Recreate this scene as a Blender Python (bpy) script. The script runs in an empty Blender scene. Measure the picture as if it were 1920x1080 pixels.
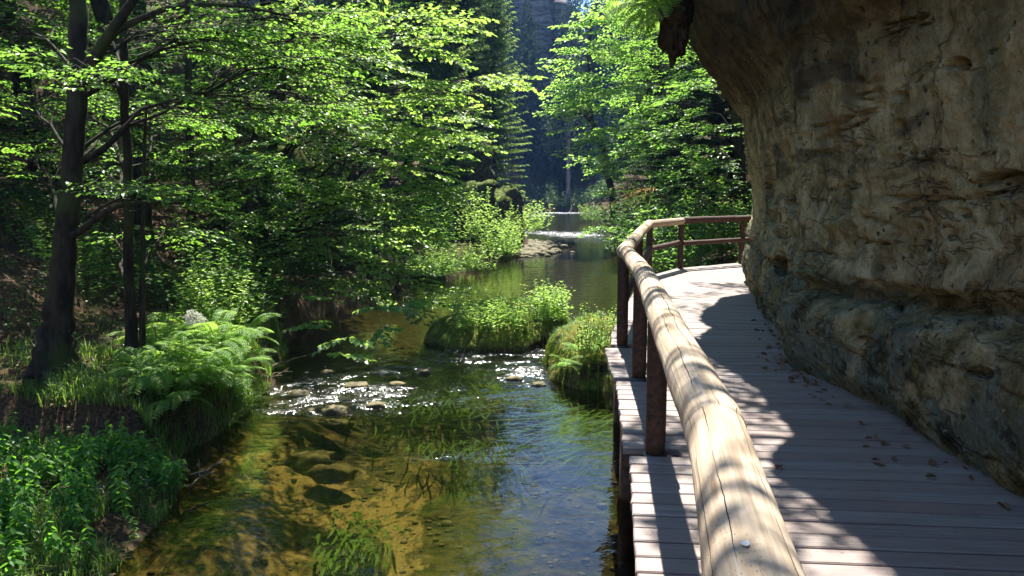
import bpy, math, random
import numpy as np
from mathutils import Vector, Matrix

# ------------------------------------------------------------------ camera, light, exposure
SC = bpy.context.scene
CH = 2.75                                   # eye height above the water
PITCH = math.radians(7.36)
cam = bpy.data.cameras.new('camera'); cam.lens = 27; cam.sensor_width = 36; cam.clip_end = 2000; cam.clip_start = .05
camo = bpy.data.objects.new('camera', cam); SC.collection.objects.link(camo)
camo.location = (0, 0, CH); camo.rotation_euler = (math.pi/2 - PITCH, 0, 0); SC.camera = camo

SUN_EL, SUN_AZ = math.radians(60), math.radians(2)
world = bpy.data.worlds.new('World'); SC.world = world; world.use_nodes = True
wn = world.node_tree.nodes; bg = wn['Background']
sky = wn.new('ShaderNodeTexSky'); sky.sky_type = 'NISHITA'; sky.sun_disc = False
sky.sun_elevation = SUN_EL; sky.sun_rotation = SUN_AZ; sky.air_density = 1.0; sky.dust_density = 0.0; sky.ozone_density = 3.5
world.node_tree.links.new(sky.outputs[0], bg.inputs[0]); bg.inputs[1].default_value = 0.078
sl = bpy.data.lights.new('sun', 'SUN'); sl.energy = 5.0; sl.angle = math.radians(.53); sl.color = (1, .95, .86)
so = bpy.data.objects.new('sun', sl); SC.collection.objects.link(so)
sv = Vector((math.sin(SUN_AZ)*math.cos(SUN_EL), math.cos(SUN_AZ)*math.cos(SUN_EL), math.sin(SUN_EL)))
so.rotation_euler = sv.to_track_quat('Z', 'Y').to_euler(); so.location = (0, 0, 60)
SC.view_settings.view_transform = 'Standard'; SC.view_settings.look = 'None'
SC.view_settings.exposure = 1.7; SC.view_settings.gamma = 1; SC.view_settings.use_curve_mapping = False
SC.render.engine = 'CYCLES'
cy = SC.cycles; cy.max_bounces = 8; cy.transparent_max_bounces = 8; cy.diffuse_bounces = 4; cy.glossy_bounces = 3
cy.transmission_bounces = 5; cy.caustics_reflective = False; cy.caustics_refractive = False; cy.sample_clamp_indirect = 6
cy.use_denoising = True

rng = np.random.default_rng(7)
random.seed(7)
COL = SC.collection

# ------------------------------------------------------------------ places seen in the photograph -> points in the world
cp_, sp_ = math.cos(PITCH), math.sin(PITCH)
def ray(px, py):
    a, b = (px-960)/1440, (540-py)/1440
    return np.array([a, b*sp_ + cp_, b*cp_ - sp_])
def W(px, py, Y):
    d = ray(px, py); return np.array([0, 0, CH]) + d*(Y/d[1])
def G(px, py, z=0.):
    d = ray(px, py); return np.array([0, 0, CH]) + d*((z-CH)/d[2])

# ------------------------------------------------------------------ helpers
_perm = np.random.default_rng(3).permutation(512).astype(np.int64)
_perm = np.concatenate([_perm, _perm, _perm])
_gr = np.random.default_rng(4).normal(size=(512, 3)); _gr /= np.linalg.norm(_gr, axis=1)[:, None]
def perlin(p):
    p = np.asarray(p, float); i = np.floor(p).astype(np.int64); f = p - i; i &= 511
    u = f*f*f*(f*(f*6-15)+10); out = 0
    for dx in (0, 1):
        for dy in (0, 1):
            for dz in (0, 1):
                h = _perm[_perm[_perm[(i[..., 0]+dx) & 511] + ((i[..., 1]+dy) & 511)] + ((i[..., 2]+dz) & 511)]
                g = _gr[h]
                d = (f[..., 0]-dx)*g[..., 0] + (f[..., 1]-dy)*g[..., 1] + (f[..., 2]-dz)*g[..., 2]
                w = (u[..., 0] if dx else 1-u[..., 0])*(u[..., 1] if dy else 1-u[..., 1])*(u[..., 2] if dz else 1-u[..., 2])
                out = out + w*d
    return out*1.6
def fbm(p, oct=4, ridged=False):
    p = np.asarray(p, float); s = 0; a = 1.; t = 0
    for k in range(oct):
        n = perlin(p*2**k + 17.3*k)
        s = s + a*((1-2*np.abs(n)) if ridged else n); t += a; a *= .5
    return s/t
def sstep(a, b, x):
    t = np.clip((np.asarray(x, float)-a)/(b-a), 0, 1); return t*t*(3-2*t)
def nrm(v):
    v = np.asarray(v, float); return v/np.maximum(np.linalg.norm(v, axis=-1, keepdims=True), 1e-9)

class MB:
    """collects shapes; build() links them as one mesh object"""
    def __init__(s): s.v = []; s.f = []; s.n = 0
    def add(s, v, f, m=0):
        v = np.asarray(v, float).reshape(-1, 3); s.v.append(v)
        s.f.append((np.asarray(f, np.int64) + s.n, m)); s.n += len(v)
    def tube(s, path, rad, n=6, m=0, cap=True):
        P = np.asarray(path, float); k = len(P)
        rad = np.broadcast_to(np.asarray(rad, float), (k,))
        T = nrm(np.gradient(P, axis=0)); ref = np.array([0, 0, 1.]) if abs(T[0][2]) < .9 else np.array([1., 0, 0])
        A = np.empty_like(P); a = np.cross(T[0], ref)
        for i in range(k):
            a = a - T[i]*np.dot(a, T[i]); a = a/np.linalg.norm(a); A[i] = a
        B = np.cross(T, A); th = np.arange(n)*2*math.pi/n
        V = P[:, None] + rad[:, None, None]*(np.cos(th)[None, :, None]*A[:, None] + np.sin(th)[None, :, None]*B[:, None])
        idx = np.arange(k*n).reshape(k, n); j = np.roll(np.arange(n), -1)
        F = np.stack([idx[:-1], idx[:-1][:, j], idx[1:][:, j], idx[1:]], -1).reshape(-1, 4)
        b = s.n; s.add(V, F, m)
        if cap and n >= 3:
            s.f.append((np.array([idx[-1] + b]), m)); s.f.append((np.array([idx[0][::-1] + b]), m))
    def box(s, lo, hi, m=0):
        x0, y0, z0 = lo; x1, y1, z1 = hi
        v = [(x0,y0,z0),(x1,y0,z0),(x1,y1,z0),(x0,y1,z0),(x0,y0,z1),(x1,y0,z1),(x1,y1,z1),(x0,y1,z1)]
        s.add(v, [(3,2,1,0),(4,5,6,7),(0,1,5,4),(1,2,6,5),(2,3,7,6),(3,0,4,7)], m)
    def mesh(s, name, mats, smooth=True, off=None):
        me = bpy.data.meshes.new(name)
        V = np.concatenate(s.v) if s.v else np.zeros((0, 3))
        if off is not None: V = V - np.asarray(off)
        me.vertices.add(len(V)); me.vertices.foreach_set('co', V.astype(np.float32).ravel())
        L = np.concatenate([f.ravel() for f, m in s.f]); cnt = np.concatenate([np.full(len(f), f.shape[1]) for f, m in s.f])
        mi = np.concatenate([np.full(len(f), m) for f, m in s.f])
        me.loops.add(len(L)); me.loops.foreach_set('vertex_index', L.astype(np.int32))
        me.polygons.add(len(cnt)); st = np.concatenate([[0], np.cumsum(cnt)[:-1]])
        me.polygons.foreach_set('loop_start', st.astype(np.int32))
        me.polygons.foreach_set('material_index', mi.astype(np.int32))
        me.polygons.foreach_set('use_smooth', np.full(len(cnt), bool(smooth)))
        for m in (mats if isinstance(mats, (list, tuple)) else [mats]): me.materials.append(m)
        me.update(calc_edges=True); return me
    def build(s, name, mats, parent=None, smooth=True):
        off = np.array(parent.matrix_world.translation) if parent is None else WL[parent.name] if parent.name in WL else np.zeros(3)
        return link(name, s.mesh(name, mats, smooth, off), parent)
class _WL(dict): pass
WL = _WL()
def build(mb, name, mats, parent=None, smooth=True, loc=None):
    """mesh in world coordinates; its object's origin is at its parent's base or at loc"""
    off = WL.get(parent.name, np.zeros(3)) if parent else np.zeros(3)
    if loc is not None: off = np.asarray(loc, float)
    o = link(name, mb.mesh(name, mats, smooth, off), parent)
    if loc is not None:
        o.location = loc
    WL[o.name] = off
    return o
def link(name, data, parent=None):
    o = bpy.data.objects.new(name, data); COL.objects.link(o)
    if parent: o.parent = parent
    return o
def thing(name, label, cat, loc=(0, 0, 0), group=None):
    o = bpy.data.objects.new(name, None); COL.objects.link(o); o.empty_display_size = .1
    o.location = loc; WL[o.name] = np.asarray(loc, float)
    o['label'] = label; o['category'] = cat
    if group: o['group'] = group
    return o
def tag(o, label=None, cat=None, group=None, kind=None):
    if label: o['label'] = label
    if cat: o['category'] = cat
    if group: o['group'] = group
    if kind: o['kind'] = kind
    return o
def dup(root, loc, rz=0, sc=1., label=None, group=None, tilt=(0, 0)):
    r = root.copy(); COL.objects.link(r); r.location = loc; r.rotation_euler = (tilt[0], tilt[1], rz); r.scale = (sc,)*3
    if label: r['label'] = label
    if group: r['group'] = group
    for ch in root.children:
        c = ch.copy(); COL.objects.link(c); c.parent = r
    return r

# ------------------------------------------------------------------ materials
def mat(name):
    m = bpy.data.materials.new(name); m.use_nodes = True; m.node_tree.nodes.clear(); return m, N(m.node_tree)
class N:
    def __init__(s, t): s.t = t
    def n(s, typ, **kw):
        x = s.t.nodes.new('ShaderNode' + typ)
        for k, v in kw.items():
            if k[0] == 'i' and k[1:].isdigit(): s.set(x.inputs[int(k[1:])], v)
            elif k in x.inputs.keys() and not hasattr(x, k): s.set(x.inputs[k], v)
            else: setattr(x, k, v)
        return x
    def set(s, sock, v):
        if hasattr(v, 'is_linked') or hasattr(v, 'links'): s.t.links.new(v, sock)
        else:
            if isinstance(v, (tuple, list)) and len(v) == 3 and sock.type == 'RGBA': v = (*v, 1)
            sock.default_value = v
    def math(s, op, a, b=0., c=0., clamp=False):
        x = s.n('Math', operation=op, use_clamp=clamp); s.set(x.inputs[0], a); s.set(x.inputs[1], b)
        if op in ('MULTIPLY_ADD', 'SMOOTH_MIN'): s.set(x.inputs[2], c)
        return x.outputs[0]
    def ss(s, lo, hi, v):
        x = s.n('MapRange', interpolation_type='SMOOTHSTEP'); s.set(x.inputs[0], v); s.set(x.inputs[1], lo); s.set(x.inputs[2], hi); return x.outputs[0]
    def mix(s, f, a, b):
        x = s.n('Mix', data_type='RGBA'); s.set(x.inputs[0], f); s.set(x.inputs[6], a); s.set(x.inputs[7], b); return x.outputs[2]
    def noise(s, vec, scale, detail=4, rough=.55, dist=0.):
        x = s.n('TexNoise'); s.set(x.inputs['Vector'], vec); s.set(x.inputs['Scale'], scale); s.set(x.inputs['Detail'], detail)
        s.set(x.inputs['Roughness'], rough); s.set(x.inputs['Distortion'], dist); return x.outputs[0]
    def vor(s, vec, scale, rand=1., feature='F1'):
        x = s.n('TexVoronoi', feature=feature); s.set(x.inputs['Vector'], vec); s.set(x.inputs['Scale'], scale); s.set(x.inputs['Randomness'], rand); return x
    def mapping(s, vec, scale=(1, 1, 1), loc=(0, 0, 0), rot=(0, 0, 0)):
        x = s.n('Mapping'); s.set(x.inputs[0], vec); x.inputs[1].default_value = loc; x.inputs[2].default_value = rot; x.inputs[3].default_value = scale; return x.outputs[0]
    def obj(s): return s.n('TexCoord').outputs['Object']
    def pos(s): return s.n('NewGeometry').outputs['Position']
    def bump(s, h, strength=.5, dist=.02, normal=None):
        x = s.n('Bump'); s.set(x.inputs['Height'], h); s.set(x.inputs['Strength'], strength); s.set(x.inputs['Distance'], dist)
        if normal is not None: s.set(x.inputs['Normal'], normal)
        return x.outputs[0]
    def out(s, sh): s.t.links.new(sh, s.n('OutputMaterial').inputs[0])
    def principled(s, color, rough=.7, normal=None, spec=.4):
        x = s.n('BsdfPrincipled'); s.set(x.inputs['Base Color'], color); s.set(x.inputs['Roughness'], rough)
        s.set(x.inputs['Specular IOR Level'], spec)
        if normal is not None: s.set(x.inputs['Normal'], normal)
        s.out(x.outputs[0]); return x

def leaf_mat(name, c1, c2, tr=(.16, .30, .03), tmix=.5, gloss=.05, rough=.45):
    m, k = mat(name)
    geo = k.n('NewGeometry'); r = geo.outputs['Random Per Island']
    big = k.noise(geo.outputs['Position'], .6, 2)
    f = k.math('ADD', k.math('MULTIPLY', r, .7), k.math('MULTIPLY', k.ss(.35, .65, big), .3))
    c = k.mix(f, c1, c2)
    tc = k.mix(f, tuple(x*.75 for x in tr), tuple(x*1.15 for x in tr))
    d = k.n('BsdfDiffuse', i0=c); t = k.n('BsdfTranslucent', i0=tc)
    a = k.n('MixShader', i0=tmix, i1=d.outputs[0], i2=t.outputs[0])
    g = k.n('BsdfGlossy', i0=(1, 1, 1), i1=rough)
    b = k.n('MixShader', i0=gloss, i1=a.outputs[0], i2=g.outputs[0])
    k.out(b.outputs[0]); return m
M = {}
M['leaf_broad'] = leaf_mat('maple_leaf', (.032, .14, .008), (.075, .22, .016), (.27, .52, .06), .58, .045, .45)
M['leaf_wood'] = leaf_mat('wood_leaf', (.03, .095, .012), (.065, .16, .02), (.18, .38, .04), .5, .04, .45)  # darker copy of the broad leaf, the wood's shade put into its colour
M['leaf_alder'] = leaf_mat('alder_leaf', (.09, .24, .03), (.16, .34, .05), (.46, .76, .12), .62, .04, .45)
M['leaf_dark'] = leaf_mat('shade_tinted_leaf', (.016, .062, .008), (.036, .10, .013), (.09, .22, .02), .45, .04, .45)  # darkest leaf copy: forest shade is painted into the colour
M['leaf_pale'] = leaf_mat('willow_leaf', (.075, .19, .025), (.14, .28, .045), (.42, .66, .10), .58, .05, .45)
M['leaf_herb'] = leaf_mat('herb_leaf', (.07, .19, .02), (.14, .29, .04), (.50, .74, .13), .58, .04, .45)
M['leaf_nettle'] = leaf_mat('nettle_leaf', (.03, .14, .010), (.08, .22, .018), (.20, .50, .03), .5, .025, .55)
M['fern'] = leaf_mat('fern_frond', (.07, .19, .02), (.13, .27, .035), (.50, .76, .12), .6, .03, .5)
M['grass'] = leaf_mat('grass_blade', (.045, .13, .012), (.11, .20, .025), (.26, .44, .05), .5, .05, .45)
M['moss'] = leaf_mat('moss_tuft', (.08, .15, .012), (.22, .25, .03), (.30, .40, .05), .35, .02, .6)
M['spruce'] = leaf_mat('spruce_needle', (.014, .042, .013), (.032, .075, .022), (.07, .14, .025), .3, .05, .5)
M['spruce_lit'] = leaf_mat('spruce_sunlit_needle', (.05, .12, .025), (.11, .20, .05), (.28, .42, .09), .45, .05, .5)  # sunlit copy of the spruce needles: the light is put into the colour
M['spruce_far'] = leaf_mat('far_spruce_needle', (.014, .035, .018), (.028, .055, .026), (.04, .08, .025), .25, .03, .6)
M['dry_leaf'] = leaf_mat('dry_leaf', (.09, .045, .02), (.26, .15, .075), (.2, .1, .03), .2, .03, .5)
M['weed'] = leaf_mat('water_weed', (.04, .12, .012), (.10, .19, .02), (.16, .28, .03), .3, .03, .5)
M['white'] = leaf_mat('white_petal', (.70, .70, .62), (.82, .82, .74), (.6, .6, .5), .35, .02, .6)
M['bush_far'] = leaf_mat('far_bush_leaf', (.03, .085, .018), (.06, .12, .03), (.10, .2, .04), .4, .04)

def bark(name, c1, c2, sc=9., moss=0.):
    m, k = mat(name); p = k.pos()
    v = k.mapping(p, (1, 1, .22))
    n1 = k.noise(v, sc, 6, .65); n2 = k.noise(p, 1.7, 3)
    c = k.mix(k.ss(.35, .68, n1), c1, c2)
    c = k.mix(k.math('MULTIPLY', k.ss(.45, .65, n2), moss), c, (.05, .085, .015))
    k.principled(c, .85, k.bump(n1, .8, .03), .2); return m
M['bark'] = bark('beech_bark', (.016, .012, .008), (.06, .046, .03), 9, .55)
M['bark_thin'] = bark('twig_bark', (.02, .015, .010), (.055, .042, .028), 14, .25)
M['bark_pale'] = bark('pale_bark', (.20, .19, .18), (.42, .41, .40), 5)
M['bark_spruce'] = bark('spruce_bark', (.025, .017, .012), (.085, .06, .042), 11, .2)
M['dead_wood'] = bark('dead_wood', (.11, .085, .05), (.34, .27, .18), 16)
M['lichen_wood'] = bark('lichen_branch', (.14, .085, .02), (.42, .30, .06), 14)
m, k = mat('fern_stem'); k.principled((.10, .13, .03), .6); M['stem'] = m

# sandstone
m, k = mat('sandstone'); p = k.pos()
warp = k.n('VectorMath', operation='ADD'); k.set(warp.inputs[0], p)
wn_ = k.n('TexNoise'); k.set(wn_.inputs['Vector'], p); k.set(wn_.inputs['Scale'], .9); k.set(wn_.inputs['Detail'], 4)
wsub = k.n('VectorMath', operation='SCALE'); k.set(wsub.inputs[0], wn_.outputs[1]); wsub.inputs['Scale'].default_value = .5
k.set(warp.inputs[1], wsub.outputs[0]); w = warp.outputs[0]
patch = k.noise(w, .85, 5, .6); fine = k.noise(p, 19, 7, .68); mid = k.noise(w, 4.2, 7, .66)
streak = k.noise(k.mapping(w, (1.3, 1.3, .35)), 1.5, 6, .62)
band = k.noise(k.mapping(w, (.35, .35, 2.2)), 1.4, 5, .6)
gran = k.noise(p, 75, 3, .6)
gran2 = k.noise(p, 34, 6, .75); vst = k.noise(k.mapping(w, (6, 6, 1.3)), 1.6, 6, .7)
c = k.mix(k.ss(.34, .68, mid), (.32, .265, .125), (.62, .54, .325))
c = k.mix(k.ss(.52, .70, patch), c, (.60, .55, .40))
c = k.mix(k.math('MULTIPLY', k.ss(.47, .62, streak), .7), c, (.18, .195, .115))            # algae
c = k.mix(k.math('MULTIPLY', k.ss(.55, .66, k.noise(w, 1.15, 5, .6)), .5), c, (.22, .13, .055))  # iron
c = k.mix(k.math('MULTIPLY', k.ss(.55, .68, band), .75), c, (.06, .052, .034))              # black crust
sep = k.n('SeparateXYZ', i0=p)
zed = sep.outputs[2]; yed = sep.outputs[1]
low = k.math('SUBTRACT', 1., k.ss(1.6, 2.4, k.math('ADD', zed, k.math('MULTIPLY', k.math('SUBTRACT', mid, .5), 1.2))))
c = k.mix(k.math('MULTIPLY', low, k.ss(.42, .60, k.noise(w, 2.3, 6, .65))), c, (.13, .11, .035))  # yellow moss low down
c = k.mix(k.math('MULTIPLY', low, k.ss(.44, .58, k.noise(w, 1.7, 6, .65))), c, (.19, .215, .165))   # grey green low down
c = k.mix(k.math('MULTIPLY', low, k.math('MULTIPLY', k.ss(.52, .62, k.noise(w, 3.1, 6, .7)), .8)), c, (.045, .042, .026))
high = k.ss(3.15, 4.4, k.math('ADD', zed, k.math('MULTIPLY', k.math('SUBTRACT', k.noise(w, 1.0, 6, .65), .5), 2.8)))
c = k.mix(k.math('MULTIPLY', high, .90), c, k.mix(k.ss(.4, .62, mid), (.030, .020, .009), (.105, .068, .030)))   # dark crust on the overhang, with its shade put into the colour
c = k.mix(k.math('MULTIPLY', k.ss(.54, .70, vst), .55), c, (.07, .060, .036))                 # dark runs
c = k.mix(k.math('MULTIPLY', k.math('MULTIPLY', k.ss(.58, .68, fine), .6), k.math('SUBTRACT', 1., k.math('MULTIPLY', high, .9))), c, (.58, .55, .44))                   # lichen specks
c = k.mix(k.math('MULTIPLY', k.ss(.60, .72, k.noise(p, 9, 6, .7)), .6), c, (.05, .043, .028))
ln = k.math('ABSOLUTE', k.math('SUBTRACT', k.noise(k.mapping(w, (.45, .45, 2.0)), 1.25, 5, .6), .5))
lm2 = k.math('ABSOLUTE', k.math('SUBTRACT', k.noise(k.mapping(w, (1.2, 1.2, .5)), 1.1, 5, .6), .5))
crk = k.math('MULTIPLY', k.math('SUBTRACT', 1., k.ss(.002, .011, k.math('MINIMUM', ln, lm2))), k.ss(.45, .56, k.noise(p, 1.3, 3)))
c = k.mix(k.math('MULTIPLY', crk, .45), c, (.03, .024, .014))
pore = k.math('SUBTRACT', 1., k.ss(.10, .26, k.vor(w, 11., 1.).outputs[0])); pg = k.math('MULTIPLY', pore, k.ss(.48, .58, k.noise(p, 2.2, 3)))
c = k.mix(k.math('MULTIPLY', pg, .75), c, (.035, .028, .016))
c = k.mix(k.ss(.32, .50, gran2), k.mix(.5, c, (.02, .017, .010)), c)                         # pitted grain
h = k.math('ADD', k.math('MULTIPLY', mid, 1.), k.math('ADD', k.math('MULTIPLY', fine, .6), k.math('ADD', k.math('MULTIPLY', gran2, .5), k.math('MULTIPLY', gran, .2))))
h = k.math('SUBTRACT', h, k.math('ADD', k.math('MULTIPLY', pg, .8), k.math('MULTIPLY', crk, .7)))
k.principled(c, .93, k.bump(h, 1., .07), .1); M['sandstone'] = m
m, k = mat('mossy_rock'); p = k.pos()
n1 = k.noise(p, 1.6, 6, .62); n2 = k.noise(p, 11, 5, .65)
up = k.n('SeparateXYZ', i0=k.n('NewGeometry').outputs['Normal']).outputs[2]
c = k.mix(k.ss(.35, .65, n2), (.035, .030, .022), (.13, .115, .085))
c = k.mix(k.math('MULTIPLY', k.ss(.1, .6, k.math('ADD', up, k.math('SUBTRACT', n1, .5))), .9), c, (.085, .115, .018))
k.principled(c, .95, k.bump(n2, .9, .06), .15); M['mossy_rock'] = m
m, k = mat('far_cliff'); p = k.pos()
n1 = k.noise(k.mapping(p, (.5, .5, 2.2)), .9, 6, .65); n2 = k.noise(k.mapping(p, (1, 1, .35)), .8, 4, .6)
c = k.mix(k.ss(.38, .62, n1), (.07, .065, .06), (.30, .28, .26)); c = k.mix(k.math('MULTIPLY', k.ss(.5, .68, n2), .6), c, (.09, .10, .07))
k.principled(c, .95, k.bump(n1, 1, .6), .1); M['far_cliff'] = m

# ground and river bed
m, k = mat('forest_ground'); p = k.pos()
z = k.n('SeparateXYZ', i0=p).outputs[2]
n1 = k.noise(p, 1.1, 5, .6); n2 = k.noise(p, 7, 5, .65); n3 = k.noise(p, 34, 4, .7)
soil = k.mix(k.ss(.35, .65, n3), (.030, .019, .011), (.12, .072, .040))
soil = k.mix(k.math('MULTIPLY', k.ss(.55, .7, n2), .6), soil, (.045, .07, .016))
sand = k.mix(k.ss(.3, .7, n3), (.185, .128, .05), (.31, .225, .095))
sy = k.n('SeparateXYZ', i0=p).outputs
flow = k.noise(k.mapping(p, (1.6, .8, 1)), 1.5, 6, .68, .8)
gran = k.noise(k.mapping(p, (2.6, 1.4, 1)), 3.2, 5, .7, .4)
far_b = k.math('MULTIPLY', k.ss(7.6, 10.5, sy[1]), .16); rt = k.math('MULTIPLY', k.ss(-1.1, .0, sy[0]), .30)   # the sand bank lies in the near left shallows
sh = k.math('ADD', far_b, rt)
dark = k.math('MAXIMUM', k.ss(.50, .57, k.math('ADD', flow, sh)), k.math('MULTIPLY', k.ss(.50, .60, k.math('ADD', gran, sh)), .85))
bed = k.mix(dark, sand, k.mix(k.ss(.4, .6, n2), (.022, .020, .008), (.075, .062, .018)))
bed = k.mix(k.math('MULTIPLY', k.ss(.54, .64, k.noise(k.mapping(p, (1.5, .7, 1)), .75, 5, .6, .6)), .75), bed, (.035, .062, .012))
c = k.mix(k.ss(-.10, .06, k.math('ADD', z, k.math('MULTIPLY', k.math('SUBTRACT', n2, .5), .12))), bed, soil)
k.principled(c, .93, k.bump(k.math('ADD', n2, k.math('MULTIPLY', n3, .5)), .7, .05), .2); M['ground'] = m
m, k = mat('bank_soil'); p = k.pos(); n1 = k.noise(p, 9, 6, .7); n2 = k.noise(p, 2.2, 4)
c = k.mix(k.ss(.35, .65, n1), (.020, .014, .008), (.075, .05, .026)); up = k.n('SeparateXYZ', i0=k.n('NewGeometry').outputs['Normal']).outputs[2]
c = k.mix(k.ss(.15, .7, k.math('ADD', up, k.math('MULTIPLY', k.math('SUBTRACT', n2, .5), 1.2))), c, k.mix(k.ss(.4, .6, n1), (.07, .10, .015), (.20, .19, .035)))
k.principled(c, .95, k.bump(n1, 1, .05), .15); M['bank'] = m
m, k = mat('wet_stone'); p = k.pos(); n1 = k.noise(p, 8, 5, .65)
k.principled(k.mix(k.ss(.35, .65, n1), (.05, .042, .02), (.17, .14, .06)), .75, k.bump(n1, .6, .03), .3); M['wet_stone'] = m
m, k = mat('pale_stone'); p = k.pos(); n1 = k.noise(p, 8, 5, .65)
k.principled(k.mix(k.ss(.35, .65, n1), (.10, .09, .05), (.25, .225, .14)), .85, k.bump(n1, .6, .03), .3); M['pale_stone'] = m

# water: clear, slightly brown; turbulence is stored on the surface
m, k = mat('river_water'); p = k.pos()
at = k.n('Attribute', attribute_name='turbulence').outputs['Fac']
w1 = k.noise(k.mapping(p, (1.5, 2.6, 1)), 1.3, 4, .55, .6); w2 = k.noise(k.mapping(p, (1, 1.8, 1)), 5.5, 2, .5, .5); w3 = k.noise(k.mapping(p, (1, 1.5, 1)), 15, 1, .5, .3)
hh = k.math('ADD', k.math('MULTIPLY', w1, .010), k.math('MULTIPLY', w2, .0032))
hh = k.math('ADD', hh, k.math('MULTIPLY', at, k.math('ADD', k.math('MULTIPLY', w2, .068), k.math('MULTIPLY', w3, .030))))
nb = k.bump(hh, 1., 1.)
fr = k.n('Fresnel', IOR=1.5); k.set(fr.inputs['Normal'], nb)
tr = k.n('BsdfTransparent', i0=(.56, .55, .36)); gl = k.n('BsdfGlossy', i0=(1, 1, 1), i1=k.math('MULTIPLY_ADD', at, .16, .05)); k.set(gl.inputs['Normal'], nb)
base = k.n('MixShader', i0=fr.outputs[0], i1=tr.outputs[0], i2=gl.outputs[0])
fo = k.noise(k.mapping(p, (.8, 1.5, 1)), 12., 2, .6, .8); dist = k.ss(14., 40., k.n('SeparateXYZ', i0=p).outputs[1])
glint_paint = k.math('MULTIPLY', k.math('MULTIPLY_ADD', dist, .7, .3), k.math('MULTIPLY', k.ss(.63, .68, k.math('ADD', k.math('ADD', fo, k.math('MULTIPLY', dist, .06)), k.math('MULTIPLY', k.math('SUBTRACT', at, .5), .10))), k.ss(.15, .6, at)))  # white flecks painted on the rapids in place of sun glints
df = k.n('BsdfDiffuse', i0=(.75, .77, .80))
k.out(k.n('MixShader', i0=glint_paint, i1=base.outputs[0], i2=df.outputs[0]).outputs[0]); M['water'] = m

# timber
m, k = mat('weathered_plank'); o = k.obj(); rnd = k.n('ObjectInfo').outputs['Random']
ov = k.n('VectorMath', operation='ADD'); k.set(ov.inputs[0], o); cx = k.n('CombineXYZ', i0=k.math('MULTIPLY', rnd, 31.), i1=k.math('MULTIPLY', rnd, 17.)); k.set(ov.inputs[1], cx.outputs[0]); v = ov.outputs[0]
grain = k.noise(k.mapping(v, (.8, 22, 6)), 2.4, 6, .65, .3); blot = k.noise(v, 1.7, 4, .6); spk = k.noise(v, 26, 3, .6)
c = k.mix(k.ss(.3, .7, grain), (.185, .153, .142), (.345, .300, .282))
c = k.mix(k.math('MULTIPLY', rnd, .6), c, (.20, .14, .118)); c = k.mix(k.math('MULTIPLY', k.ss(.45, .7, blot), .55), c, (.29, .20, .17))
c = k.mix(k.math('MULTIPLY', k.ss(.62, .72, spk), .5), c, (.07, .05, .04))
k.principled(c, .55, k.bump(k.math('ADD', grain, k.math('MULTIPLY', spk, .3)), .5, .012), .45); M['plank'] = m
m, k = mat('stained_post'); o = k.obj()
g = k.noise(k.mapping(o, (9, 9, .7)), 3, 6, .65, .4)
k.principled(k.mix(k.ss(.3, .7, g), (.022, .011, .008), (.085, .042, .026)), .7, k.bump(g, .5, .012), .35); M['post'] = m
m, k = mat('dark_beam'); o = k.obj(); g = k.noise(k.mapping(o, (1, 8, 8)), 3, 5, .6)
k.principled(k.mix(k.ss(.3, .7, g), (.03, .018, .013), (.10, .055, .04)), .7, k.bump(g, .4, .01), .3); M['beam'] = m
m, k = mat('peeled_log'); o = k.obj(); s_ = k.n('SeparateXYZ', i0=o); X, Yy, Z = s_.outputs
ang = k.math('ARCTAN2', Z, Yy); rnd = k.n('ObjectInfo').outputs['Random']
X2 = k.math('ADD', X, k.math('MULTIPLY', rnd, 23.))
vec = k.n('CombineXYZ', i0=X2, i1=k.math('MULTIPLY', Yy, 1.), i2=Z).outputs[0]
grain = k.noise(k.mapping(vec, (1.6, 55, 55)), 1.0, 6, .6, .5); blot = k.noise(k.mapping(vec, (2.2, 9, 9)), 1, 4, .6)
wan = k.math('SUBTRACT', k.noise(k.n('CombineXYZ', i0=X2).outputs[0], 1.9, 6, .55), .5)
cr = None
for a0, amp, wd, sd in ((1.66, .8, .034, 0), (1.10, .6, .018, 5), (2.25, .6, .015, 9), (.5, .6, .015, 3)):
    gate = k.ss(.42, .56, k.noise(k.n('CombineXYZ', i0=k.math('ADD', X2, float(sd)*3.7)).outputs[0], 1.6 if sd else .8, 3, .5))
    d_ = k.math('ABSOLUTE', k.math('SUBTRACT', ang, k.math('ADD', k.math('MULTIPLY', wan, amp), a0)))
    line = k.math('SUBTRACT', 1., k.ss(0., k.math('ADD', k.math('MULTIPLY', gate, wd), .002), d_)); line = k.math('MULTIPLY', line, gate)
    cr = line if cr is None else k.math('MAXIMUM', cr, line)
dots = k.vor(k.n('CombineXYZ', i0=k.math('MULTIPLY', X, 46.), i1=k.math('MULTIPLY', ang, 14.)).outputs[0], 1., .35).outputs[0]
dot = k.math('MULTIPLY', k.math('SUBTRACT', 1., k.ss(.09, .16, dots)), k.ss(.48, .60, blot))
knot = k.math('SUBTRACT', 1., k.ss(.05, .13, k.vor(k.n('CombineXYZ', i0=k.math('MULTIPLY', X2, 1.1), i1=k.math('MULTIPLY', ang, .8)).outputs[0], 1.3, 1.).outputs[0]))
c = k.mix(k.ss(.3, .7, grain), (.34, .26, .18), (.57, .48, .37)); c = k.mix(k.math('MULTIPLY', k.ss(.45, .7, blot), .6), c, (.36, .25, .16))
c = k.mix(k.math('MULTIPLY', knot, .6), c, (.24, .12, .05))
c = k.mix(k.math('MULTIPLY', dot, .75), c, (.16, .09, .045)); c = k.mix(cr, c, (.035, .02, .012))
hgt = k.math('SUBTRACT', k.math('MULTIPLY', grain, .25), k.math('ADD', cr, k.math('MULTIPLY', dot, .4)))
k.principled(c, .85, k.bump(hgt, .8, .014), .15); M['log'] = m
m, k = mat('galvanised_shoe'); k.principled((.06, .06, .06), .5); M['shoe'] = m
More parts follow.
